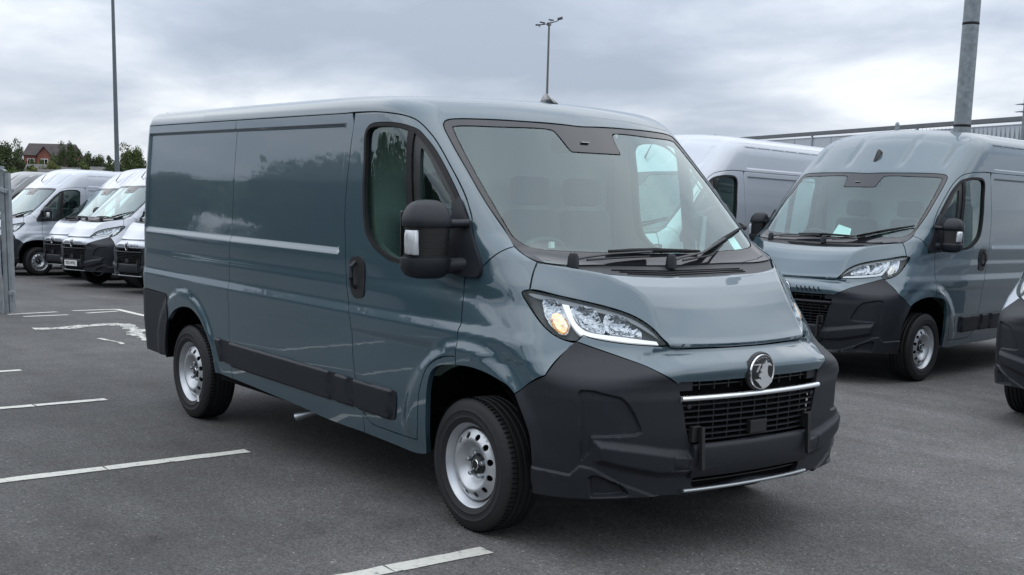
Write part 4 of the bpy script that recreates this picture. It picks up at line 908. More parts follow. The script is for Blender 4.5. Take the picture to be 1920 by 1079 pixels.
    if not high:
        bd = A('badge', disc, 'black')
        A('badge_ring', lathe('badge_ring', [(.0765, .006), (.0785, .0110), (.083, .0110), (.085, .004)], 40, ec, 'x'), 'chrome', bd)
        f_ = lambda a, b_: (ec[0] + .013, ec[1] + (a - 540) / 215 * .081, ec[2] - (b_ - 525) / 330 * .081)
        A('griffin_emblem', extrude_poly('griffin_emblem', EMB, f_, (.008, 0, 0)), 'bright', bd)
        A('flag_emblem', extrude_poly('flag_emblem', FLAG, f_, (.006, 0, 0)), 'bright', bd)
        n = 8
        for i, ch in enumerate('VAUXHALL'):
            a = R(90 + 38 - i * 76 / 7); tm = text_mesh('badge_letter', ch, .0125, .002)
            m = Matrix.Translation((ec[0] + .0095, ec[1] + .069 * math.cos(a), ec[2] + .069 * math.sin(a))) @ Matrix.Rotation(R(90) - 0, 4, 'Z') @ Matrix.Rotation(R(90), 4, 'X') @ Matrix.Rotation(a - R(90), 4, 'Z')
            A('badge_letter', xform(tm, m), 'bright', bd)
    else:
        dm = lathe('badge', [(0, .012), (.052, .010), (.062, .004), (.066, -.01)], 32, (0, 0, 0), 'x'); dm.transform(Matrix.Translation(ec) @ Matrix.Diagonal((1, .72, 1.15, 1)))
        bd = A('badge', dm, 'black')
        rm = lathe('badge_ring', [(.056, .010), (.060, .013), (.064, .008)], 32, (0, 0, 0), 'x'); rm.transform(Matrix.Translation(ec) @ Matrix.Diagonal((1, .72, 1.15, 1)))
        A('badge_ring', rm, 'chrome', bd)
        for sg in (-1, 1):
            ms = []
            for k in range(6):
                y0 = (.11 + .045 * k) * sg
                ms.append(tube('v', [fpt(y0, .905, .001), fpt(y0 + .028 * sg, .868, .001)], .0065, 6))
            A('nose_vent', join_meshes('nose_vent', ms), 'void', nose)
    # wheels
    for x, yc in ((0, -.890), (-3.45, -.884)):
        for sg in (1, -1):
            g = (lambda m: m) if sg == 1 else MIR
            L = (x, yc * sg, .335)
            w = A('wheel', g(WM['rim']), 'rim', None, loc=L)
            A('tyre', g(WM['tyre']), 'tyre', w); A('tyre_sipes', g(WM['tread']), 'void', w, kind='stuff'); A('wheel_disc', g(WM['disc']), 'rim', w)
            A('hub_cap', g(WM['cap']), 'black', w); A('hub_ring', g(WM['ring']), 'chrome', w); A('brake_drum', g(WM['brake']), 'void', w)
            for k in range(5):
                a = 2 * math.pi * k / 5 + .3
                A('wheel_nut', WM['nut'], 'satin', w, loc=(.060 * math.cos(a), 0 if sg == 1 else .112, .060 * math.sin(a)))
    # wheel wells, underbody
    for x, r, a0, a1 in ((0, .47, -.03, 1.03), (-3.44, .45, .015, .985)):
        for sg in (-1, 1):
            bm = bmesh.new(); n = 24; vs = []
            for k in range(n + 1):
                a = math.pi * (a0 + (a1 - a0) * k / n)
                vs.append([bm.verts.new((x + r * 1.02 * math.cos(a), y * sg, .36 + r * math.sin(a))) for y in (.985, .60)])
            for k in range(n): bm.faces.new((vs[k][0], vs[k][1], vs[k + 1][1], vs[k + 1][0]))
            bm.faces.new([v[1] for v in vs])
            A('wheel_arch_liner', bm_mesh('wheel_arch_liner', bm, True), 'void')
    bm = bmesh.new(); box_bm(bm, Vector((-1.72, 0, .37)), (2.52, 1.93, .05)); box_bm(bm, Vector((-4.08, 0, .45)), (.45, 1.6, .05)); box_bm(bm, Vector((.60, 0, .325)), (.36, 1.3, .03)); box_bm(bm, Vector((-1.9, 0, .36)), (4.6, 1.15, .14))
    box_bm(bm, Vector((-.02, 0, .70)), (.05, 1.2, .7)); box_bm(bm, Vector((-3.45, 0, .33)), (.09, 1.6, .09)); box_bm(bm, Vector((0, 0, .30)), (.09, 1.6, .09))
    A('underbody', bm_mesh('underbody', bm), 'void')
    A('exhaust_pipe', tube('exhaust_pipe', [(-1.75, -.45, .33), (-1.80, -.72, .31), (-1.87, -.86, .285), (-1.93, -.94, .25)], [.020, .022, .024, .027], 16, cap=False), 'satin')
    # cab inside
    db = bmesh.new(); pr = [(.20, 1.285), (.02, 1.30), (-.14, 1.27), (-.21, 1.18), (-.20, .92), (.20, .80)]
    ring_ = []
    for y, sc_ in ((-.86, .96), (-.80, 1), (-.6, 1), (-.42, 1.02), (-.2, 1), (0, 1.0), (.3, 1), (.8, 1), (.86, .96)):
        ring_.append([db.verts.new((a + (.05 if abs(y) < .3 else 0) - .03, y, .8 + (b_ - .8) * sc_)) for a, b_ in pr])
    for a, b_ in zip(ring_, ring_[1:]):
        for k in range(len(pr)): db.faces.new((a[k], a[(k + 1) % 6], b_[(k + 1) % 6], b_[k]))
    A('dashboard', bm_mesh('dashboard', db, True), 'dash')
    sw = []; 
    for k in range(33):
        a = 2 * math.pi * k / 32; sw.append((-.27 + .105 * math.sin(a), -.42 + .20 * math.cos(a), 1.27 + .165 * math.sin(a)))
    hub = box('h', (-.26, -.42, 1.26), (.05, .14, .09), Matrix.Rotation(R(-30), 4, 'Y'), .01); sp1 = box('s', (-.265, -.42, 1.265), (.02, .36, .03), Matrix.Rotation(R(-30), 4, 'Y'), .004)
    A('steering_wheel', join_meshes('steering_wheel', [tube('r', sw, .017, 8, cap=False), hub, sp1, tube('c', [(-.24, -.42, 1.26), (.0, -.42, 1.08)], .035, 8)]), 'black')
    for y, w in ((-.44, .50), (.17, .40), (.58, .40)):
        bm = bmesh.new(); box_bm(bm, Vector((-.72, y, .90)), (.50, w, .16), None, .05)
        box_bm(bm, Vector((-1.00, y, 1.26)), (.14, w * .94, .62), Matrix.Rotation(R(-10), 4, 'Y'), .05)
        seat = A('seat', bm_mesh('seat', bm, True), 'seat')
        A('headrest', box('headrest', (-1.06, y, 1.68), (.09, .26, .17), Matrix.Rotation(R(-8), 4, 'Y'), .035), 'seat', seat)
    A('bulkhead', box('bulkhead', (-1.24, 0, 1.25), (.03, 1.86, 1.66)), 'bulkhead')
    A('cab_floor', box('cab_floor', (-.6, 0, .55), (1.3, 1.8, .04)), 'void')
    A('rear_view_monitor', box('rear_view_monitor', (-.50, 0, 1.93), (.05, .24, .08), None, .01), 'black')
    # documents and sticker behind the windscreen
    return s

_mc = {}
def MIR(me):
    if me.name not in _mc: _mc[me.name] = mirror_mesh(me)
    return _mc[me.name]

M['tyre'] = noise_mod(mat('tyre_rubber', (.016, .0165, .018), .62, spec=.4), 40, .15, .0003, 250)

def dress(o, m):
    if not o.data.materials: o.data.materials.append(m)
    o.material_slots[0].link = 'OBJECT'; o.material_slots[0].material = m

def make_van(spec, xy, yaw, paintm, label, swap=None, extras=(), group=None, skip=(), tilt=True):
    root = bpy.data.objects.new('panel_van', None); COL.objects.link(root); root.empty_display_size = .3
    c, s_ = math.cos(yaw), math.sin(yaw)
    W = []
    for a, b in ((0, -.9), (0, .9), (-3.45, -.9), (-3.45, .9)):
        X, Y = xy[0] + c * a - s_ * b, xy[1] + s_ * a + c * b; W.append((X, Y, ground_z(X, Y)))
    W = [Vector(w) for w in W]
    fwd = ((W[0] + W[1]) / 2 - (W[2] + W[3]) / 2).normalized(); left = ((W[1] + W[3]) / 2 - (W[0] + W[2]) / 2)
    up = fwd.cross(left).normalized(); left = up.cross(fwd)
    o_ = (W[0] + W[1]) / 2
    root.matrix_world = Matrix(((fwd.x, left.x, up.x, o_.x), (fwd.y, left.y, up.y, o_.y), (fwd.z, left.z, up.z, o_.z), (0, 0, 0, 1)))
    root['label'] = label; root['category'] = 'van'
    if group: root['group'] = group
    swap = swap or {}; obs = []
    for p in spec.p:
        if p['name'] in skip or (p['parent'] is not None and obs[p['parent']] is None): obs.append(None); continue
        o = bpy.data.objects.new(p['name'], p['me']); COL.objects.link(o)
        k = swap.get(p['mat'], p['mat'])
        dress(o, paintm if k == 'paint' else M[k])
        o.parent = root if p['parent'] is None else obs[p['parent']]
        if p['loc'] is not None: o.location = p['loc']
        if p['kind']: o['kind'] = p['kind']
        obs.append(o)
    for nm, me, mk in extras:
        o = bpy.data.objects.new(nm, me); COL.objects.link(o); dress(o, M[mk] if mk != 'paint' else paintm); o.parent = root
    return root
# ---------------------------------------------------------------- ground, markings
def ground_z(x, y):
    sp = lambda t, k: k * np.log1p(np.exp(np.clip(t / k, -60, 60)))
    a = sp(-3.8 - x, .6) - sp(-33 - x, 2.); b = sp(y - .3, .5) - sp(y - 9, 1.)
    return float(-.030 * a - .019 * b)
def gz_arr(x, y):
    sp = lambda t, k: k * np.log1p(np.exp(np.clip(t / k, -60, 60)))
    return -.030 * (sp(-3.8 - x, .6) - sp(-33 - x, 2.)) - .019 * (sp(y - .3, .5) - sp(y - 9, 1.))

def tag(o, label=None, cat=None, group=None, kind=None):
    if label: o['label'] = label
    if cat: o['category'] = cat
    if group: o['group'] = group
    if kind: o['kind'] = kind
    return o
def link(name, me, m, parent=None):
    o = bpy.data.objects.new(name, me); COL.objects.link(o)
    if m is not None:
        if not me.materials: me.materials.append(m)
    if parent: o.parent = parent
    return o
def empty(name, loc, rz=0):
    o = bpy.data.objects.new(name, None); COL.objects.link(o); o.location = loc; o.rotation_euler = (0, 0, rz); return o

xs = np.concatenate([-np.geomspace(1600, 44, 14), np.arange(-42, 14, 1.0), np.geomspace(15, 1600, 14)])
ys = np.concatenate([-np.geomspace(1600, 30, 14), np.arange(-28, 28, 1.0), np.geomspace(29, 1600, 14)])
GX, GY = np.meshgrid(xs, ys); Z = gz_arr(GX, GY)
V = np.stack([GX.ravel(), GY.ravel(), Z.ravel()], 1); n = len(xs)
F = [(j * n + i, j * n + i + 1, (j + 1) * n + i + 1, (j + 1) * n + i) for j in range(len(ys) - 1) for i in range(n - 1)]
asph = mat('weathered_asphalt', (.085, .083, .082), .80, spec=.35)
t = asph.node_tree; b = t.nodes['Principled BSDF']
tcn = t.nodes.new('ShaderNodeTexCoord')
def nz(scale, detail=5, rough=.6):
    q = t.nodes.new('ShaderNodeTexNoise'); q.inputs['Scale'].default_value = scale; q.inputs['Detail'].default_value = detail; q.inputs['Roughness'].default_value = rough
    t.links.new(tcn.outputs['Object'], q.inputs['Vector']); return q.outputs['Fac']
def rampn(f, stops):
    r = t.nodes.new('ShaderNodeValToRGB'); t.links.new(f, r.inputs[0]); e = r.color_ramp.elements
    e[0].position, e[0].color = stops[0][0], (*[stops[0][1]] * 3, 1); e[1].position, e[1].color = stops[-1][0], (*[stops[-1][1]] * 3, 1)
    for p, c in stops[1:-1]: q = e.new(p); q.color = (c, c, c, 1)
    return r.outputs[0]
def mul(a, c):
    m = t.nodes.new('ShaderNodeMix'); m.data_type = 'RGBA'; m.blend_type = 'MULTIPLY'; m.inputs[0].default_value = 1
    t.links.new(a, m.inputs['A']); t.links.new(c, m.inputs['B']); return m.outputs['Result']
big = rampn(nz(.30, 6, .6), [(.32, .66), (.46, .96), (.55, 1.04), (.68, 1.34)])
mid = rampn(nz(2.6, 6, .7), [(.3, .86), (.7, 1.14)])
vor = t.nodes.new('ShaderNodeTexVoronoi'); vor.inputs['Scale'].default_value = 95; t.links.new(tcn.outputs['Object'], vor.inputs['Vector'])
sepc = t.nodes.new('ShaderNodeSeparateColor'); t.links.new(vor.outputs['Color'], sepc.inputs[0])
grain = rampn(sepc.outputs[0], [(0, .60), (.5, .97), (.95, 1.30), (.99, 1.4), (.999, 2.6)])
fine = rampn(nz(210, 3, .7), [(.32, .74), (.5, 1.), (.68, 1.28)])
# long tyre-swept streaks
mp = t.nodes.new('ShaderNodeMapping'); mp.inputs['Scale'].default_value = (.35, 2.2, 1); mp.inputs['Rotation'].default_value = (0, 0, R(12)); t.links.new(tcn.outputs['Object'], mp.inputs[0])
st = t.nodes.new('ShaderNodeTexNoise'); st.inputs['Scale'].default_value = 1.2; st.inputs['Detail'].default_value = 5; t.links.new(mp.outputs[0], st.inputs['Vector'])
streak = rampn(st.outputs['Fac'], [(.35, .90), (.65, 1.12)])
base = t.nodes.new('ShaderNodeRGB'); base.outputs[0].default_value = (.097, .095, .093, 1)
cc = base.outputs[0]
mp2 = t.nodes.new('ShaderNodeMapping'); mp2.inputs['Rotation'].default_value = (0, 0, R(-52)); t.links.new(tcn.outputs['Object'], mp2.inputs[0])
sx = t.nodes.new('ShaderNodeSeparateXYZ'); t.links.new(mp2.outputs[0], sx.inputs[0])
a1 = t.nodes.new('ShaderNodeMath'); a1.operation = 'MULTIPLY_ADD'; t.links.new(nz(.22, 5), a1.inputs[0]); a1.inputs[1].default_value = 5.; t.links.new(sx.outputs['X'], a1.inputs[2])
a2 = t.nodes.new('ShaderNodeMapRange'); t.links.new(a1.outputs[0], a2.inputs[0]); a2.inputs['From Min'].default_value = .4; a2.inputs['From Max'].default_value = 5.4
sheen_tint = rampn(a2.outputs[0], [(0, .96), (1, 1.55)])      # sheen on the asphalt beyond the van, painted into its base colour
stain = rampn(nz(.9, 7, .65), [(.30, .58), (.38, .95), (1., 1.)])
for q in (big, mid, grain, fine, streak, stain, sheen_tint): cc = mul(cc, q)
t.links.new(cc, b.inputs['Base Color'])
bmp = t.nodes.new('ShaderNodeBump'); bmp.inputs['Distance'].default_value = .006; bmp.inputs['Strength'].default_value = .9
ad = t.nodes.new('ShaderNodeMath'); ad.operation = 'ADD'; t.links.new(vor.outputs['Distance'], ad.inputs[0]); t.links.new(nz(160, 4), ad.inputs[1])
t.links.new(ad.outputs[0], bmp.inputs['Height']); t.links.new(bmp.outputs[0], b.inputs['Normal'])
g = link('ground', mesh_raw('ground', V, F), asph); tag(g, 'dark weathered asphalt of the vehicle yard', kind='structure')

linem = mat('worn_white_line_paint', (.62, .62, .57), .7)
t = linem.node_tree; b = t.nodes['Principled BSDF']; tcn = t.nodes.new('ShaderNodeTexCoord')
wear = rampn(nz(34, 8, .75), [(.30, .55), (.45, .95), (.7, 1.08)])
base = t.nodes.new('ShaderNodeRGB'); base.outputs[0].default_value = (.64, .635, .58, 1); pc = mul(base.outputs[0], wear)
chip = rampn(nz(16, 10, .78), [(.36, 0), (.43, 1)]); ac = t.nodes.new('ShaderNodeRGB'); ac.outputs[0].default_value = (.085, .084, .082, 1)
mxx = t.nodes.new('ShaderNodeMix'); mxx.data_type = 'RGBA'; t.links.new(chip, mxx.inputs[0]); t.links.new(ac.outputs[0], mxx.inputs['A']); t.links.new(pc, mxx.inputs['B'])
t.links.new(mxx.outputs['Result'], b.inputs['Base Color'])
bmp = t.nodes.new('ShaderNodeBump'); bmp.inputs['Distance'].default_value = .004; t.links.new(nz(200, 4), bmp.inputs['Height']); t.links.new(bmp.outputs[0], b.inputs['Normal'])

flaked = linem.copy(); flaked.name = 'flaking_white_line_paint'
for nd in flaked.node_tree.nodes:       # far more of this paint has gone
    if nd.type == 'VALTORGB' and abs(nd.color_ramp.elements[0].position - .36) < 1e-4: nd.color_ramp.elements[0].position = .44; nd.color_ramp.elements[1].position = .52

def marking(pts, w, seed=0, breaks=0.012, gaps=(), rag=.006, name='parking_line', label=None, mt=None):
    """painted line along pts: ragged edges, hairline cracks, laid 4 mm above the asphalt and following its fall"""
    r = random.Random(seed); V = []; F = []
    P = [np.array(p, float) for p in pts]; out = []; step = .09
    for a, b_ in zip(P, P[1:]):
        n = max(1, int(np.linalg.norm(b_ - a) / step))
        for k in range(n): out.append(a + (b_ - a) * k / n)
    out.append(P[-1]); m = len(out); nextc = r.uniform(.4, .9); acc = 0
    def edge(i, s):
        t = out[min(i + 1, m - 1)] - out[max(i - 1, 0)]; t = t / np.linalg.norm(t); nn = np.array((-t[1], t[0]))
        q = out[i] + nn * s * (w / 2 + r.uniform(-rag, rag)); return q
    L = [edge(i, -1) for i in range(m)]; Rr = [edge(i, 1) for i in range(m)]
    sk = r.uniform(.02, .06)
    for i in range(m - 1):
        a, b_, c, d = L[i], L[i + 1], Rr[i + 1], Rr[i]
        acc += np.linalg.norm(b_ - a)
        if any(g0 < i / m < g1 for g0, g1 in gaps): continue
        if acc > nextc:
            t = (b_ - a) / np.linalg.norm(b_ - a); b_ = b_ - t * breaks; c = c - t * breaks * r.uniform(.3, 1.6); acc = 0; nextc = r.uniform(.35, .95)
        k = len(V); V += [(q[0], q[1], ground_z(q[0], q[1]) + .004) for q in (a, b_, c, d)]; F.append((k, k + 1, k + 2, k + 3))
    o = link(name, mesh_raw(name, V, F, smooth=False), mt or linem); tag(o, label, 'parking line', 'painted parking bay lines'); return o

marking([(.31, -1.10), (.27, -6.5)], .105, 1, label='thick white bay line at the bottom of the frame, nearest the front wheel')
marking([(-2.21, -1.13), (-2.17, -6.5)], .10, 2, label='long white bay line between the front and rear wheels of the grey-blue van')
marking([(-4.54, -1.22), (-4.54, -6.5)], .10, 3, label='white bay line ending just behind the rear wheel of the grey-blue van')
marking([(-6.67, -1.26), (-6.70, -6.5)], .10, 4, label='short white bay line end at the left edge, below the galvanised gate')
marking([(-13.47, 2.04), (-13.36, 1.35)], .10, 5, label='upper stroke of the white corner mark left of the rear bumper')
marking([(-13.47, 2.04), (-12.32, 1.97), (-10.4, 1.86)], .10, 6, label='slanting stroke of the white corner mark running behind the rear bumper')
marking([(-13.09, 1.93), (-12.84, 1.37)], .10, 7, label='lower stroke of the white corner mark left of the rear bumper')
marking([(-13.24, 1.08), (-13.01, .34)], .10, 8, label='upper of the two short white strokes beside the galvanised gate')
marking([(-12.64, 1.05), (-12.55, .41)], .10, 9, label='lower of the two short white strokes beside the galvanised gate')
marking([(-10.63, 0), (-10.58, .35), (-10.8, .69), (-10.88, 1.22)], .26, 10, rag=.05, label='badly worn ragged white line crossing left of the rear bumper', mt=flaked)
marking([(-10.88, 1.22), (-9.93, 1.0), (-8.6, .66)], .17, 11, rag=.06, label='worn flaking end of the ragged line beside the rear bumper', mt=flaked)
marking([(-9.13, .30), (-8.7, .32), (-8.37, .31)], .06, 13, rag=.02, label='small leftover flakes of white line paint in front of the ragged line', mt=flaked)
marking([(-3.0, 3.0), (-1.6, 3.12)], .08, 12, rag=.01, label='faint white line on the ground in front of the high-roof grey-blue van')

# ---------------------------------------------------------------- vans
SL = van_spec(False); SH = van_spec(True)
def roof_pt(x, y, spec_high):
    P, N = surf('RX', [[x, math.atan2(y, 1.1)]], spec_high); return P[0]
fin0 = tube('roof_aerial', [(-.80, 0, 2.185), (-.72, 0, 2.215), (-.665, 0, 2.195)], [.006, .012, .006], 8)
def fin_mesh(base, slope):
    P = [(-.085, 0), (.10, 0), (.055, .018), (-.02, .068), (-.055, .074), (-.075, .055)]
    V = []; w = [.028, .020, .014, .007, .006, .010]
    for (a, h), ww in zip(P, w):
        for s_ in (-1, 1): V.append((a, s_ * ww, h))
    F = [(2, 3, 5, 4), (4, 5, 7, 6), (6, 7, 9, 8), (8, 9, 11, 10), (10, 11, 1, 0), (0, 2, 4, 6, 8, 10), (11, 9, 7, 5, 3, 1), (1, 3, 2, 0)]
    bm = bmesh.new(); vs = [bm.verts.new(v) for v in V]
    for f in F: bm.faces.new([vs[i] for i in f])
    bmesh.ops.bevel(bm, geom=list(bm.edges), offset=.003, segments=2, affect='EDGES')
    me = bm_mesh('roof_aerial', bm, True); me.transform(Matrix.Translation(base) @ Matrix.Rotation(slope, 4, 'Y')); return me
rz = roof_pt(-.70, .0, False)
fin = fin_mesh((0, 0, 0), R(4)); fin.transform(Matrix.Translation((-.70, 0, rz[2] - .003)) @ Matrix.Scale(.72, 4))
hz = [P for P in [surf('X', [[0.0, 2.20]], True)[0][0]]][0]
finH = fin_mesh((hz[0] - .02, 0, 2.20), R(38))
whip = tube('roof_aerial', [(hz[0] - .03, 0, 2.18), (hz[0] + .02, 0, 2.22), (hz[0] - .12, 0, 2.40)], [.022, .012, .004], 8)
tyrelab = box('tyre_label', (0, 0, 0), (.035, .002, .045)); tyrelab.transform(Matrix.Translation((-3.45 + .16, -.9975, .335 - .17)) @ Matrix.Rotation(R(-12), 4, 'Y'))
def quad_on_glass(name, k, off):
    P = [np.array(p) + np.array((.6, 0, .75)) * off for p in LINES[k]]
    return mesh_raw(name, P, [(0, 1, 2, 3)], None, False)
doc = quad_on_glass('windscreen_sticker', 'sticker', -.012)
clip1 = box('windscreen_clip', (.10, -.60, 1.42), (.02, .022, .03))
main_van = make_van(SL, (0, 0), 0, M['grey_paint'],
    'grey-blue low-roof panel van in the foreground with its amber indicator lit',
    extras=(('roof_aerial', fin, 'dark_paint'), ('tyre_label', tyrelab, 'white'), ('windscreen_sticker', doc, 'paper'), ('windscreen_tag', clip1, 'white')))
# the far-side mirror of the foreground van is folded back against its door
_m = sorted([o for o in main_van.children if o.name.split('.')[0] == 'mirror'], key=lambda o: -max(v.co.y for v in o.data.vertices))[0]
_m['label'] = 'black door mirror folded back against the door'
for o in _m.children:
    if 'arm' not in o.name: o.matrix_local = Matrix.Translation((-.09, .96, 0)) @ Matrix.Rotation(R(58), 4, 'Z') @ Matrix.Translation((.09, -.96, 0))
OFF = {'drl': 'drl_off', 'amber': 'amber_off'}
GR = 'high-roof vans parked in the row behind'
paperq = mesh_raw('dashboard_paper', [(.02, -.12, 1.36), (.02, .10, 1.36), (-.08, .06, 1.46), (-.10, -.10, 1.50)], [(0, 1, 2, 3)], None, False)
right_van = make_van(SH, (-3.167, 5.916), -1.449, M['grey_paint'], 'grey-blue high-roof panel van parked on the right under the thick lamp post',
         swap=OFF, extras=(('roof_aerial', finH, 'black'), ('dashboard_paper', paperq, 'paper')), group=GR)
make_van(SH, (-5.705, 5.061), -1.401, M['white_paint'], 'white high-roof van directly behind the foreground van, seen through its cab windows',
         swap=OFF, extras=(('roof_aerial', whip, 'black'),), group=GR)
make_van(SH, (.24, 5.42), -1.449, M['white_paint'], 'white van cut off by the right edge of the frame, showing its black bumper corner',
         swap=OFF, extras=(('roof_aerial', whip, 'black'),), group=GR, skip=('mirror',))
def plate(base_x, z):
    P = box('number_plate', (base_x, 0, z), (.012, .52, .111), bev=.003); return P
pl_ = plate(.995, .47); ptx = text_mesh('plate_lettering', 'YE25 WVG', .088, .002)
ptx.transform(Matrix.Translation((1.0035, 0, .47)) @ Matrix.Rotation(R(90), 4, 'Z') @ Matrix.Rotation(R(90), 4, 'X'))
make_van(SH, (-20.05, 4.40), -1.43, M['white_paint'], 'white high-roof van carrying a number plate, in the left-hand row',
         swap=OFF, extras=(('roof_aerial', whip, 'black'), ('number_plate', pl_, 'white'), ('plate_lettering', ptx, 'black')), group=GR)
make_van(SH, (-25.47, 3.99), -1.401, M['white_paint'], 'white high-roof van at the left end, its silver front wheel and cab door showing',
         swap=OFF, extras=(('roof_aerial', whip, 'black'),), group=GR)
make_van(SH, (-23.1, 4.95), -1.43, M['white_paint'], 'white van mostly hidden between the number-plated van and the van left of it',
         swap=OFF, extras=(('roof_aerial', whip, 'black'),), group=GR)
make_van(SH, (-17.35, 4.53), -1.43, M['white_paint'], 'white van in the left-hand row, half hidden by the tail of the foreground van',
         swap=OFF, extras=(('roof_aerial', whip, 'black'),), group=GR)
make_van(SH, (-28.6, 3.9), -1.40, M['dark_paint'], 'dark grey high-roof van behind the white van at the left end of the row',
         swap=OFF, extras=(('roof_aerial', whip, 'black'),), group=GR)

# ---------------------------------------------------------------- yard furniture
galv = noise_mod(mat('galvanised_steel', (.32, .35, .37), .48, .55), 9, .16, .0004, 120, .08)
galv2 = noise_mod(mat('spangled_galvanised_pole', (.23, .26, .28), .5, .45), 14, .22, .0003, 160, .08)
def on_ray(px, py, dist):
    """place on the ground plan met by looking past a mark at a plan distance"""
    f = np.array(_f); r = np.array(_r); u = np.array(_u)
    d = f + ((px - 960) * r - (py - CY) * u) / FPX
    return CAM + d / math.hypot(d[0], d[1]) * dist
def lamp_post(px, py, dist, h, r0, r1, label, bands=(), head=None, mt=None):
    p = on_ray(px, py, dist); g0 = ground_z(p[0], p[1]); root = empty('lamp_post', (p[0], p[1], g0))
    tag(root, label, 'lamp post', 'lamp posts round the yard')
    zs = np.linspace(0, h, 8); link('pole', lathe('pole', [(r0 + (r1 - r0) * z / h, z) for z in zs], 20, axis='z'), mt or galv2, root)
    link('base_plate', box('base_plate', (0, 0, .02), (r0 * 3.4, r0 * 3.4, .04), bev=.005), galv2, root)
    for z in bands: 
        rr = r0 + (r1 - r0) * z / h; link('pole_band', lathe('pole_band', [(rr, z - .02), (rr + .004, z - .015), (rr + .004, z + .015), (rr, z + .02)], 20, axis='z'), M['rubber'], root)
    return root, p
# heights above ground of the crossings seen in the photograph
lamp_post(1803, 250, 20.5, 15.0, .135, .095, 'thick galvanised lamp post rising behind the high-roof grey-blue van', bands=(3.02, 4.55))
def el(px, py, dist): return on_ray(px, py, dist)[2]
lamp_post(219.7, 310, 56, 14.0, .115, .045, 'slim tall grey lamp post above the left-hand row of vans', mt=noise_mod(mat('painted_grey_pole', (.12, .14, .155), .5, .2), 3, .1))
dm = 78.; zt = el(1029.5, 44, dm)
mp_root, mp = lamp_post(1026.5, 150, dm, zt - ground_z(*on_ray(1026.5, 150, dm)[:2]), .10, .065, 'distant lamp mast carrying four floodlights, above the roof of the foreground van', mt=M['dark_paint'])
hh = zt - mp_root.location.z; side = np.array(_r) * np.array((1, 1, 0)); side /= np.linalg.norm(side)
def hl(a, z, b_=0): return (side[0] * a, side[1] * a + b_, hh + z)
link('cross_arm', tube('cross_arm', [hl(-.60, -.12), hl(-.1, -.04), hl(.35, .10), hl(.55, .16)], .035, 6), M['dark_paint'], mp_root)
link('head_collar', box('head_collar', (0, 0, hh - .05), (.2, .2, .2), bev=.02), M['dark_paint'], mp_root)
for a, z, rx in ((-.68, -.12, 0), (-.42, .04, 15), (.12, .20, 10), (.66, .30, -30)):
    link('floodlight', box('floodlight', hl(a, z), (.34, .22, .09), Matrix.Rotation(R(rx), 4, 'Y') @ Matrix.Rotation(math.atan2(side[1], side[0]), 4, 'Z'), .02), M['dark_paint'], mp_root)
    link('floodlight_stem', tube('floodlight_stem', [hl(a, z), hl(a * .8, z - .14)], .02, 6), M['dark_paint'], mp_root)

# galvanised gate folded back at the left edge
gp = on_ray(12, 590, 18.6); gzg = ground_z(gp[0], gp[1]); gate = empty('steel_gate', (gp[0], gp[1], gzg), math.atan2(side[1], side[0]))
tag(gate, 'galvanised steel gate standing edge-on at the left edge of the frame', 'gate')
gh = el(8, 308, 18.6) - gzg
def gm(px): return (px - 12) / FPX * 18.6 * 1.01
for a, w, d, h0, h1 in ((4, .055, .06, .02, gh), (13.5, .062, .05, -.0, gh - .03), (22, .055, .09, .03, gh - .12)):
    P = box('gate_post', (gm(a), (a - 12) * .004, (h0 + h1) / 2), (w, d, h1 - h0), bev=.004); link('gate_post', P, galv, gate)
link('gate_cap', box('gate_cap', (gm(12), 0, gh - .06), (.17, .10, .012), Matrix.Rotation(R(24), 4, 'Y'), .002), galv, gate)
link('hinge_bracket', box('hinge_bracket', (gm(17), -.03, gh - .36), (.12, .07, .05), Matrix.Rotation(R(18), 4, 'Y'), .004), galv, gate)
link('hinge_bracket', box('hinge_bracket', (gm(25), -.03, .30), (.08, .07, .05), None, .004), galv, gate)
link('drop_bolt', tube('drop_bolt', [(gm(8), -.05, 0.0), (gm(8), -.05, .9)], .012, 8), galv, gate)
for k, z in enumerate((.12, .62, .86, 1.10, 1.55, gh - .22)): link('gate_rail', box('gate_rail', (gm(-40), .0, z), (.62, .035, .045), bev=.003), galv, gate)
for k in range(9): link('gate_bar', box('gate_bar', (gm(-3) - k * .075, .02, gh / 2), (.012, .012, gh - .3)), galv, gate)

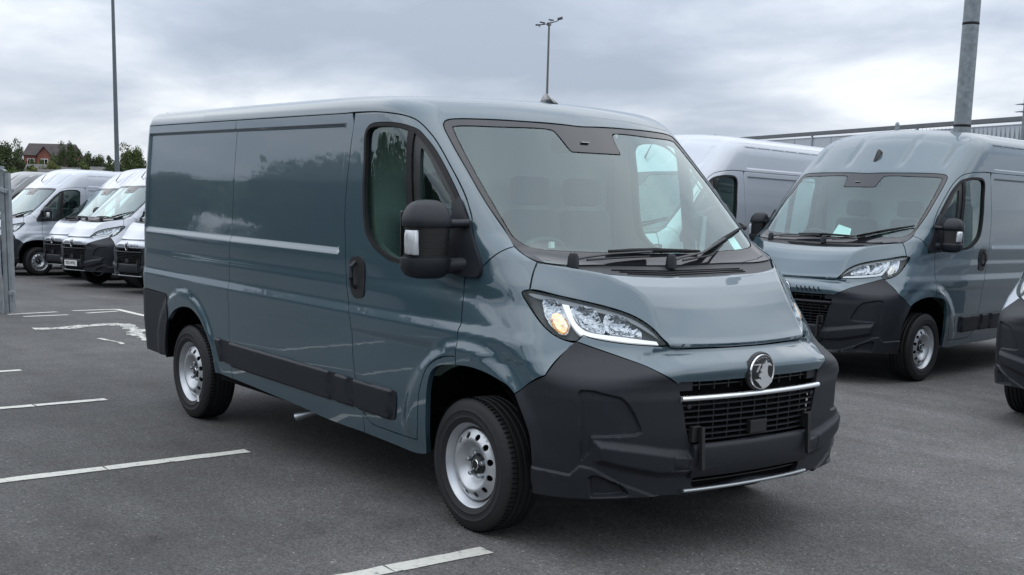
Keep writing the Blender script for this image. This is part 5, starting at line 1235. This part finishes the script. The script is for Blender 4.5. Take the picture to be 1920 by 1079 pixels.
# ---------------------------------------------------------------- buildings
cladding = mat('pale_grey_cladding', (.42, .46, .50), .55); t = cladding.node_tree
cladding2 = mat('blue_grey_cladding_trim', (.33, .37, .42), .5)
def warehouse():
    top = [on_ray(px, py, d) for px, py, d in ((1330, 262.5, 112.), (1920, 218.5, 73.))]
    A_, B_ = np.array(top[0]), np.array(top[1]); A_[2] = B_[2] = (A_[2] + B_[2]) / 2
    d = B_ - A_; d[2] = 0; L = np.linalg.norm(d); d /= L; B2 = B_ + d * 30; L += 30
    nrm = np.array((-d[1], d[0], 0)); 
    if np.dot(nrm, A_ - CAM) < 0: nrm = -nrm
    H = A_[2] + 1.0; root = empty('warehouse', (A_[0], A_[1], -1.0), math.atan2(d[1], d[0]))
    tag(root, 'long pale grey clad warehouse beyond the fence on the right', 'building')
    s_ = 1 if abs(np.dot(nrm, (-d[1], d[0], 0)) - 1) < .1 else -1
    link('wall', box('wall', (L / 2, 15 * s_, H / 2 - .2), (L, 30, H - .4)), cladding2, root)
    w = 5.7; k = 0; x = 0
    while x < L:
        link('wall_panel', box('wall_panel', (x + w / 2, -.06 * s_, H / 2 - .25), (w - .10, .08, H - .5), bev=.01), cladding, root); x += w
    link('roof_trim', box('roof_trim', (L / 2, -.06 * s_, H - .13), (L + .3, .35, .26), bev=.02), noise_mod(mat('dark_gutter', (.11, .12, .13), .6), 1, .1), root)
    link('trim_line', box('trim_line', (L / 2, -.12 * s_, H - 1.55), (L, .06, .08)), cladding2, root)
    for x in np.arange(6, L, 14): link('downpipe', box('downpipe', (x, -.16 * s_, H / 2 - .1), (.14, .12, H)), cladding2, root)
warehouse()

# palisade fence on the bank behind the right-hand vans
def palisade():
    a, b_ = on_ray(1655, 243, 35.), on_ray(1990, 226, 30.)
    zt = (el(1720, 240, 34.) , el(1900, 233.5, 30.5)); d = (b_ - a); d[2] = 0; L = np.linalg.norm(d); d /= L
    root = empty('palisade_fence', (a[0], a[1], -.6), math.atan2(d[1], d[0])); tag(root, 'galvanised palisade fence with pointed pales above the right-hand vans', 'fence')
    n = int(L / .152); top0, top1 = zt[0] + .6, zt[1] + .6
    shp = [(-.032, 0), (.032, 0), (.032, .90), (.022, .93), (.012, .965), (0, 1.0), (-.012, .965), (-.022, .93), (-.032, .90)]
    bm = bmesh.new(); V = []
    for y, sh in ((0, 1), (.008, 1)):
        V.append([bm.verts.new((p[0], y + abs(p[0]) * .5, p[1])) for p in shp])
    bm.faces.new(V[0]); bm.faces.new(V[1][::-1])
    for i in range(len(shp)): bm.faces.new((V[0][i], V[0][(i + 1) % 9], V[1][(i + 1) % 9], V[1][i]))
    me = bm_mesh('pale', bm)
    for k in range(n):
        f = k / n; h = top0 + (top1 - top0) * f
        o = link('pale', me, galv2, root); o.location = (k * .152, 0, h - 2.6); o.scale = (1, 1, 2.6)
    for z in (.5, 2.0): link('fence_rail', box('fence_rail', (L / 2, .04, (top0 + top1) / 2 - 2.6 + z), (L, .04, .05)), galv, root)
    for x in np.arange(0, L, 2.75): link('fence_post', box('fence_post', (x, .08, (top0 + top1) / 2 - 1.5), (.10, .05, 2.5)), galv, root)
palisade()
for px, py, dist, lab in ((1683, 229, 24., 'short round-topped bollard post showing above the high-roof grey-blue van'), (1341, 251.5, 26., 'short round-topped bollard post showing above the white van behind')):
    p = on_ray(px, py, dist); g0 = ground_z(p[0], p[1]); h = p[2] - g0
    o = link('bollard_post', lathe('bollard_post', [(0, h), (.02, h - .008), (.035, h - .03), (.04, h - .06), (.04, 0)], 16, axis='z'), galv2); o.location = (p[0], p[1], g0); tag(o, lab, 'post', 'round topped posts')
# spiked anti-climb collar glimpsed at the right edge
p = on_ray(1924, 204, 24.); g0 = ground_z(p[0], p[1]); rt_ = empty('anti_climb_post', (p[0], p[1], g0)); tag(rt_, 'spiked anti-climb collar on a post at the right edge, above the fence', 'post')
link('post', lathe('post', [(.05, 0), (.05, p[2] - g0 + 1.5)], 12, axis='z'), galv2, rt_)
for z in (-.05, .08):
    for k in range(10):
        a = 2 * math.pi * k / 10; link('spike', tube('spike', [(.05 * math.cos(a), .05 * math.sin(a), p[2] - g0 + z), (.20 * math.cos(a), .20 * math.sin(a), p[2] - g0 + z - .01)], [.012, .002], 5), galv2, rt_)

# ---------------------------------------------------------------- brick house far off
def house():
    D = 230.; k = D / FPX
    c = on_ray(88, 290, D); rt2 = math.atan2(side[1], side[0])
    zr, ze = on_ray(88, 269, D)[2], on_ray(88, 291, D)[2]
    root = empty('brick_house', (c[0], c[1], ze - 5), rt2); tag(root, 'red brick house with dark tiled roof and front gable beyond the trees', 'house')
    brick = noise_mod(mat('red_brick', (.22, .085, .06), .85), 1.5, .2); tiles = noise_mod(mat('dark_roof_tiles', (.055, .042, .042), .8), 1.2, .2)
    W = 84 * k; h = 5.
    link('wall', box('wall', (0, 3, h / 2), (W * .96, 6, h)), brick, root)
    hr = zr - ze
    V = [(-W / 2, -.4, h - .1), (W / 2, -.4, h - .1), (W / 2, 6.4, h - .1), (-W / 2, 6.4, h - .1), (-W / 2, 3, h + hr), (W / 2 - .2, 3, h + hr)]
    rf = link('roof', mesh_raw('roof', V, [(0, 1, 5, 4), (2, 3, 4, 5), (0, 4, 3), (1, 2, 5), (3, 2, 1, 0)], smooth=False), tiles, root)
    g0 = (-W * .0, 0)
    gw = 24 * k
    V = [(-gw / 2, -1.2, 0), (gw / 2, -1.2, 0), (gw / 2, -1.2, h), (0, -1.2, h + hr * .62), (-gw / 2, -1.2, h), (-gw / 2, 2, 0), (gw / 2, 2, 0), (gw / 2, 2, h), (0, 2, h + hr * .62), (-gw / 2, 2, h)]
    link('gable', mesh_raw('gable', V, [(0, 1, 2, 3, 4), (1, 6, 7, 2), (5, 0, 4, 9)], smooth=False), brick, root)
    for s_ in (-1, 1):
        x0 = gw / 2 + .35
        V = [(0, -1.5, h + hr * .66), (s_ * x0, -1.5, h - .45), (s_ * x0, 3, h - .45), (0, 3, h + hr * .66), (0, -1.5, h + hr * .66 + .18), (s_ * x0, -1.5, h - .27), (s_ * x0, 3, h - .27), (0, 3, h + hr * .66 + .18)]
        link('gable_roof', mesh_raw('gable_roof', V, [(0, 1, 2, 3), (4, 7, 6, 5), (0, 4, 5, 1), (1, 5, 6, 2)], smooth=False), tiles, root)
    for x, y in ((-W * .33, -.05), (0, -1.25), (W * .33, -.05)):
        fr = link('window', box('window', (x, y, h - 1.25), (1.25, .08, 1.15)), M['white'], root)
        for dx in (-.29, .29): link('pane', box('pane', (x + dx, y - .05, h - 1.25), (.46, .04, .95)), M['frit'], fr)
house()

# ---------------------------------------------------------------- trees
def leaf_mat(name, c):
    m = mat(name, c, .75, spec=.25); t = m.node_tree; b = t.nodes['Principled BSDF']
    oi = t.nodes.new('ShaderNodeTexCoord'); n = t.nodes.new('ShaderNodeTexNoise'); n.inputs['Scale'].default_value = .55; n.inputs['Detail'].default_value = 6
    t.links.new(oi.outputs['Object'], n.inputs['Vector']); r = t.nodes.new('ShaderNodeValToRGB'); t.links.new(n.outputs['Fac'], r.inputs[0])
    r.color_ramp.elements[0].position = .35; r.color_ramp.elements[1].position = .68
    r.color_ramp.elements[0].color = (*[v * .6 for v in c], 1); r.color_ramp.elements[1].color = (c[0] * 1.55, c[1] * 1.35, c[2] * 1.1, 1)
    t.links.new(r.outputs[0], b.inputs['Base Color']); return m
LM = [leaf_mat('deep_green_leaves', (.058, .088, .040)), leaf_mat('mid_green_leaves', (.080, .120, .045)), leaf_mat('yellow_green_leaves', (.115, .145, .050))]
bark = noise_mod(mat('bark', (.07, .055, .045), .9), 5, .3)
def crown_mesh(seed, w, h, n, leaf, conical=False):
    r = np.random.RandomState(seed); lobes = []
    for k in range(26):
        a = r.uniform(0, 2 * math.pi); z = r.uniform(.05, 1) ** .9; rad = (1 - z) * .5 + .08 if conical else .5 * math.sqrt(max(.05, 1 - (2 * z - .85) ** 2 * .85)); q = r.uniform(.25, .95)
        lobes.append((math.cos(a) * rad * q * w, math.sin(a) * rad * q * w, z * h, r.uniform(.11, .22) * w))
    V = []; F = []
    per = n // len(lobes)
    for cx, cy, cz, lr in lobes:
        d = r.normal(size=(per, 3)); d /= np.linalg.norm(d, axis=1, keepdims=True); rr = lr * (r.uniform(.35, 1.0, (per, 1)) ** .5) * (1 + .25 * r.normal(size=(per, 1)) * .6)
        c = np.array((cx, cy, cz)) + d * rr * (1, 1, .8)
        u = r.normal(size=(per, 3)); u /= np.linalg.norm(u, axis=1, keepdims=True); v = np.cross(u, d + .4 * r.normal(size=(per, 3))); v /= np.linalg.norm(v, axis=1, keepdims=True) + 1e-9
        s_ = leaf * r.uniform(.5, 1.3, (per, 1))
        q = np.stack([c - u * s_, c + v * s_ * .6, c + u * s_, c - v * s_ * .6], 1).reshape(-1, 3); k0 = len(V)
        V.extend(q.tolist()); F.extend([(k0 + 4 * i, k0 + 4 * i + 1, k0 + 4 * i + 2, k0 + 4 * i + 3) for i in range(per)])
    return mesh_raw('crown', V, F, smooth=False)
def trunk_mesh(seed, h, r0):
    r = random.Random(seed); ms = []
    p = [(0, 0, 0), (r.uniform(-.1, .1), r.uniform(-.1, .1), h * .4), (r.uniform(-.3, .3), r.uniform(-.3, .3), h * .9)]; ms.append(tube('t', p, [r0, r0 * .75, r0 * .2], 8))
    for k in range(5):
        a = r.uniform(0, 6.28); z = h * r.uniform(.35, .7); L = h * r.uniform(.2, .35)
        ms.append(tube('l', [(0, 0, z), (math.cos(a) * L * .6, math.sin(a) * L * .6, z + L * .5), (math.cos(a) * L, math.sin(a) * L, z + L)], [r0 * .4, r0 * .25, r0 * .08], 6))
    return join_meshes('trunk', ms)
CR = [crown_mesh(s_, 1., 1., 5200, .030) for s_ in (1, 2, 3)] + [crown_mesh(9, 1., 1., 5200, .026, True)]
TR = [trunk_mesh(s_, 1., .035) for s_ in (1, 2)]
def tree(px, pytop, dist, wpx, kind, lm, label, base=-1.2):
    p = on_ray(px, pytop, dist); H = p[2] - base; W = wpx / FPX * dist
    root = empty('tree', (p[0], p[1], base)); root.rotation_euler[2] = rnd.uniform(0, 6.28); tag(root, label, 'tree', 'trees along the horizon')
    t_ = link('trunk', TR[kind % 2], bark, root); t_.scale = (H * .8,) * 3
    c = bpy.data.objects.new('crown', CR[kind]); COL.objects.link(c); c.parent = root; dress(c, LM[lm]); c.location = (0, 0, H * .12); c.scale = (W, W, H * .76)
for a in ((8, 261, 120, 62, 0, 0, 'dark green tree at the far left edge, above the galvanised gate'), (33, 254, 140, 34, 3, 0, 'tall ragged dark tree just left of the brick house'),
          (52, 300, 70, 84, 1, 2, 'yellow-green bushy tree in front of the brick house'), (22, 306, 72, 70, 2, 1, 'mid-green shrubby tree behind the galvanised gate'),
          (96, 298, 150, 46, 2, 2, 'low autumn-tinted tree hiding the foot of the brick house'),
          (116, 260, 170, 30, 3, 0, 'narrow pointed tree overlapping the right end of the house roof'), (131, 262, 165, 28, 0, 0, 'dark tree immediately right of the brick house'),
          (146, 272, 170, 36, 1, 0, 'rounded dark tree right of the brick house, second from it'), (164, 279, 175, 36, 2, 0, 'lower dark tree in the dip of the treeline'),
          (186, 287, 175, 40, 0, 0, 'lowest tree of the treeline, left of the slim lamp post'), (205, 285, 175, 30, 1, 0, 'small dark tree behind the slim lamp post'),
          (236, 262, 150, 46, 3, 1, 'bushy pointed tree right of the slim lamp post'), (256, 271, 150, 44, 0, 1, 'green tree beside the rear edge of the foreground van'),
          (150, 296, 120, 60, 1, 1, 'green hedge tree low behind the white vans'), (215, 297, 120, 60, 2, 0, 'dark hedge tree low behind the slim lamp post')):
    tree(*a)
# the wood closing off the horizon: one mass, nobody could count its trees
def wood(px0, px1, dist, h0, seed, lm):
    r = np.random.RandomState(seed); n = 26000; px = r.uniform(px0, px1, n); V = []; F = []
    d = dist * r.uniform(.97, 1.05, n)
    prof = h0 * (.72 + .18 * np.sin(px * .045 + seed) + .14 * np.sin(px * .13 + 2 * seed) + .10 * np.sin(px * .31 + seed * 3))
    z = prof * r.uniform(0, 1, n) ** .6 * (1 + .06 * r.normal(size=n))
    for k in range(n):
        p = on_ray(px[k], 300, d[k]); c = np.array((p[0], p[1], -1.5 + z[k])); s_ = r.uniform(.15, .42)
        a = r.normal(size=3); a /= np.linalg.norm(a); b_ = np.cross(a, r.normal(size=3)); b_ /= np.linalg.norm(b_)
        i = len(V); V += [c - a * s_, c + b_ * s_ * .6, c + a * s_, c - b_ * s_ * .6]; F.append((i, i + 1, i + 2, i + 3))
    tag(link('distant_wood', mesh_raw('distant_wood', V, F, smooth=False), LM[lm]), 'leafy wood closing off the horizon', kind='stuff')
wood(-160, 330, 210, 5.6, 3, 1)
def hedge(path, h, n, seed):
    r = np.random.RandomState(seed); P = [np.array(p, float) for p in path]; L = [np.linalg.norm(b_ - a) for a, b_ in zip(P, P[1:])]; V = []; F = []
    for k in range(n):
        i = r.choice(len(L), p=np.array(L) / sum(L)); q = P[i] + (P[i + 1] - P[i]) * r.uniform(0, 1) + r.normal(size=2) * .6
        c = np.array((q[0], q[1], -.7 + h * (.85 + .2 * math.sin(q[0] * .5)) * r.uniform(0, 1))); s_ = r.uniform(.15, .42)
        a = r.normal(size=3); a /= np.linalg.norm(a); b_ = np.cross(a, r.normal(size=3)); b_ /= np.linalg.norm(b_)
        j = len(V); V += [c - a * s_, c + b_ * s_ * .7, c + a * s_, c - b_ * s_ * .7]; F.append((j, j + 1, j + 2, j + 3))
    tag(link('hedge', mesh_raw('hedge', V, F, smooth=False), LM[0]), 'unseen dense hedge added behind the camera to darken the paint reflections', kind='stuff')
hedge([(-95, -36), (-60, -25), (-20, -19.5), (10, -25.5), (36, -24), (42, 6)], 4.7, 48000, 5)  # added out of view so the van sides mirror something dark low down
def grove(path, h, n, seed, label):
    r = np.random.RandomState(seed); P = [np.array(p, float) for p in path]; L = [np.linalg.norm(b_ - a) for a, b_ in zip(P, P[1:])]; V = []; F = []
    for k in range(n):
        i = r.choice(len(L), p=np.array(L) / sum(L)); q = P[i] + (P[i + 1] - P[i]) * r.uniform(0, 1) + r.normal(size=2) * 2.
        c = np.array((q[0], q[1], -1.2 + h * (.8 + .2 * math.sin(q[0] * .13 + q[1] * .1)) * r.uniform(0, 1) ** .7)); s_ = r.uniform(.25, .7)
        a = r.normal(size=3); a /= np.linalg.norm(a); b_ = np.cross(a, r.normal(size=3)); b_ /= np.linalg.norm(b_)
        j = len(V); V += [c - a * s_, c + b_ * s_ * .7, c + a * s_, c - b_ * s_ * .7]; F.append((j, j + 1, j + 2, j + 3))
    tag(link('distant_wood', mesh_raw('distant_wood', V, F, smooth=False), LM[0]), label, kind='stuff')
grove([(-95, -36), (-150, -48), (-212, -30), (-222, 8)], 7.5, 15000, 11, 'leafy wood beyond the left end of the yard')
# the side of the yard behind the camera: what the paintwork mirrors
WHERE = ['round-headed tree over the hedge, nearest the middle of the far side', 'broad tree behind the hedge, next to the round-headed one', 'wide tree behind the hedge between its two lower neighbours', 'lower tree at the end of the row over the hedge', 'tall-headed tree where the hedge turns', 'spreading tree at the far corner of the hedge', 'lowest tree beyond the far corner of the hedge', 'tall tree behind the photographer, left of centre', 'broad tree straight behind the photographer', 'wide tree behind the photographer, right of centre', 'tall tree at the right-hand corner of the hedge', 'tree beyond the hedge on the right-hand side', 'last tree along the right-hand hedge']
for k, (x, y, w, h, kd) in enumerate(((-24, -17.5, 6, 5.6, 0), (-29, -18.5, 7, 6.6, 1), (-34, -19.0, 7, 6.2, 2), (-39.5, -19.5, 6, 5.0, 0), (-19, -17.5, 6, 6.0, 2), (-62, -22.0, 8, 5.2, 0), (-70, -25, 9, 4.6, 1),
                                        (-8, -22, 8, 7.5, 1), (2, -24, 9, 7.5, 2), (14, -26, 9, 7.0, 0), (26, -22, 9, 8, 1), (34, -12, 9, 8, 2), (38, 0, 9, 8, 0))):
    root = empty('tree', (x, y, ground_z(x, y))); root.rotation_euler[2] = k * 1.7
    tag(root, WHERE[k], 'tree', 'trees on the far side of the yard')
    link('trunk', TR[kd % 2], bark, root).scale = (h * .8,) * 3
    c = bpy.data.objects.new('crown', CR[kd]); COL.objects.link(c); c.parent = root; dress(c, LM[0]); c.location = (0, 0, h * .08); c.scale = (w, w, h)
for k in range(5):
    make_van(SH, (-44.5 - 2.9 * k, -17.6 - .9 * k), 1.85, M['white_paint'], ['first', 'second', 'third', 'fourth', 'last'][k] + ' white high-roof van in the row by the far hedge, counted from the trees', swap=OFF, group='vans across the yard',
             skip=('dashboard', 'seat', 'steering_wheel', 'wheel_nut', 'hub_ring', 'tyre_sipes', 'badge', 'wiper', 'grille_slat', 'nose_vent', 'cowl_slot'))
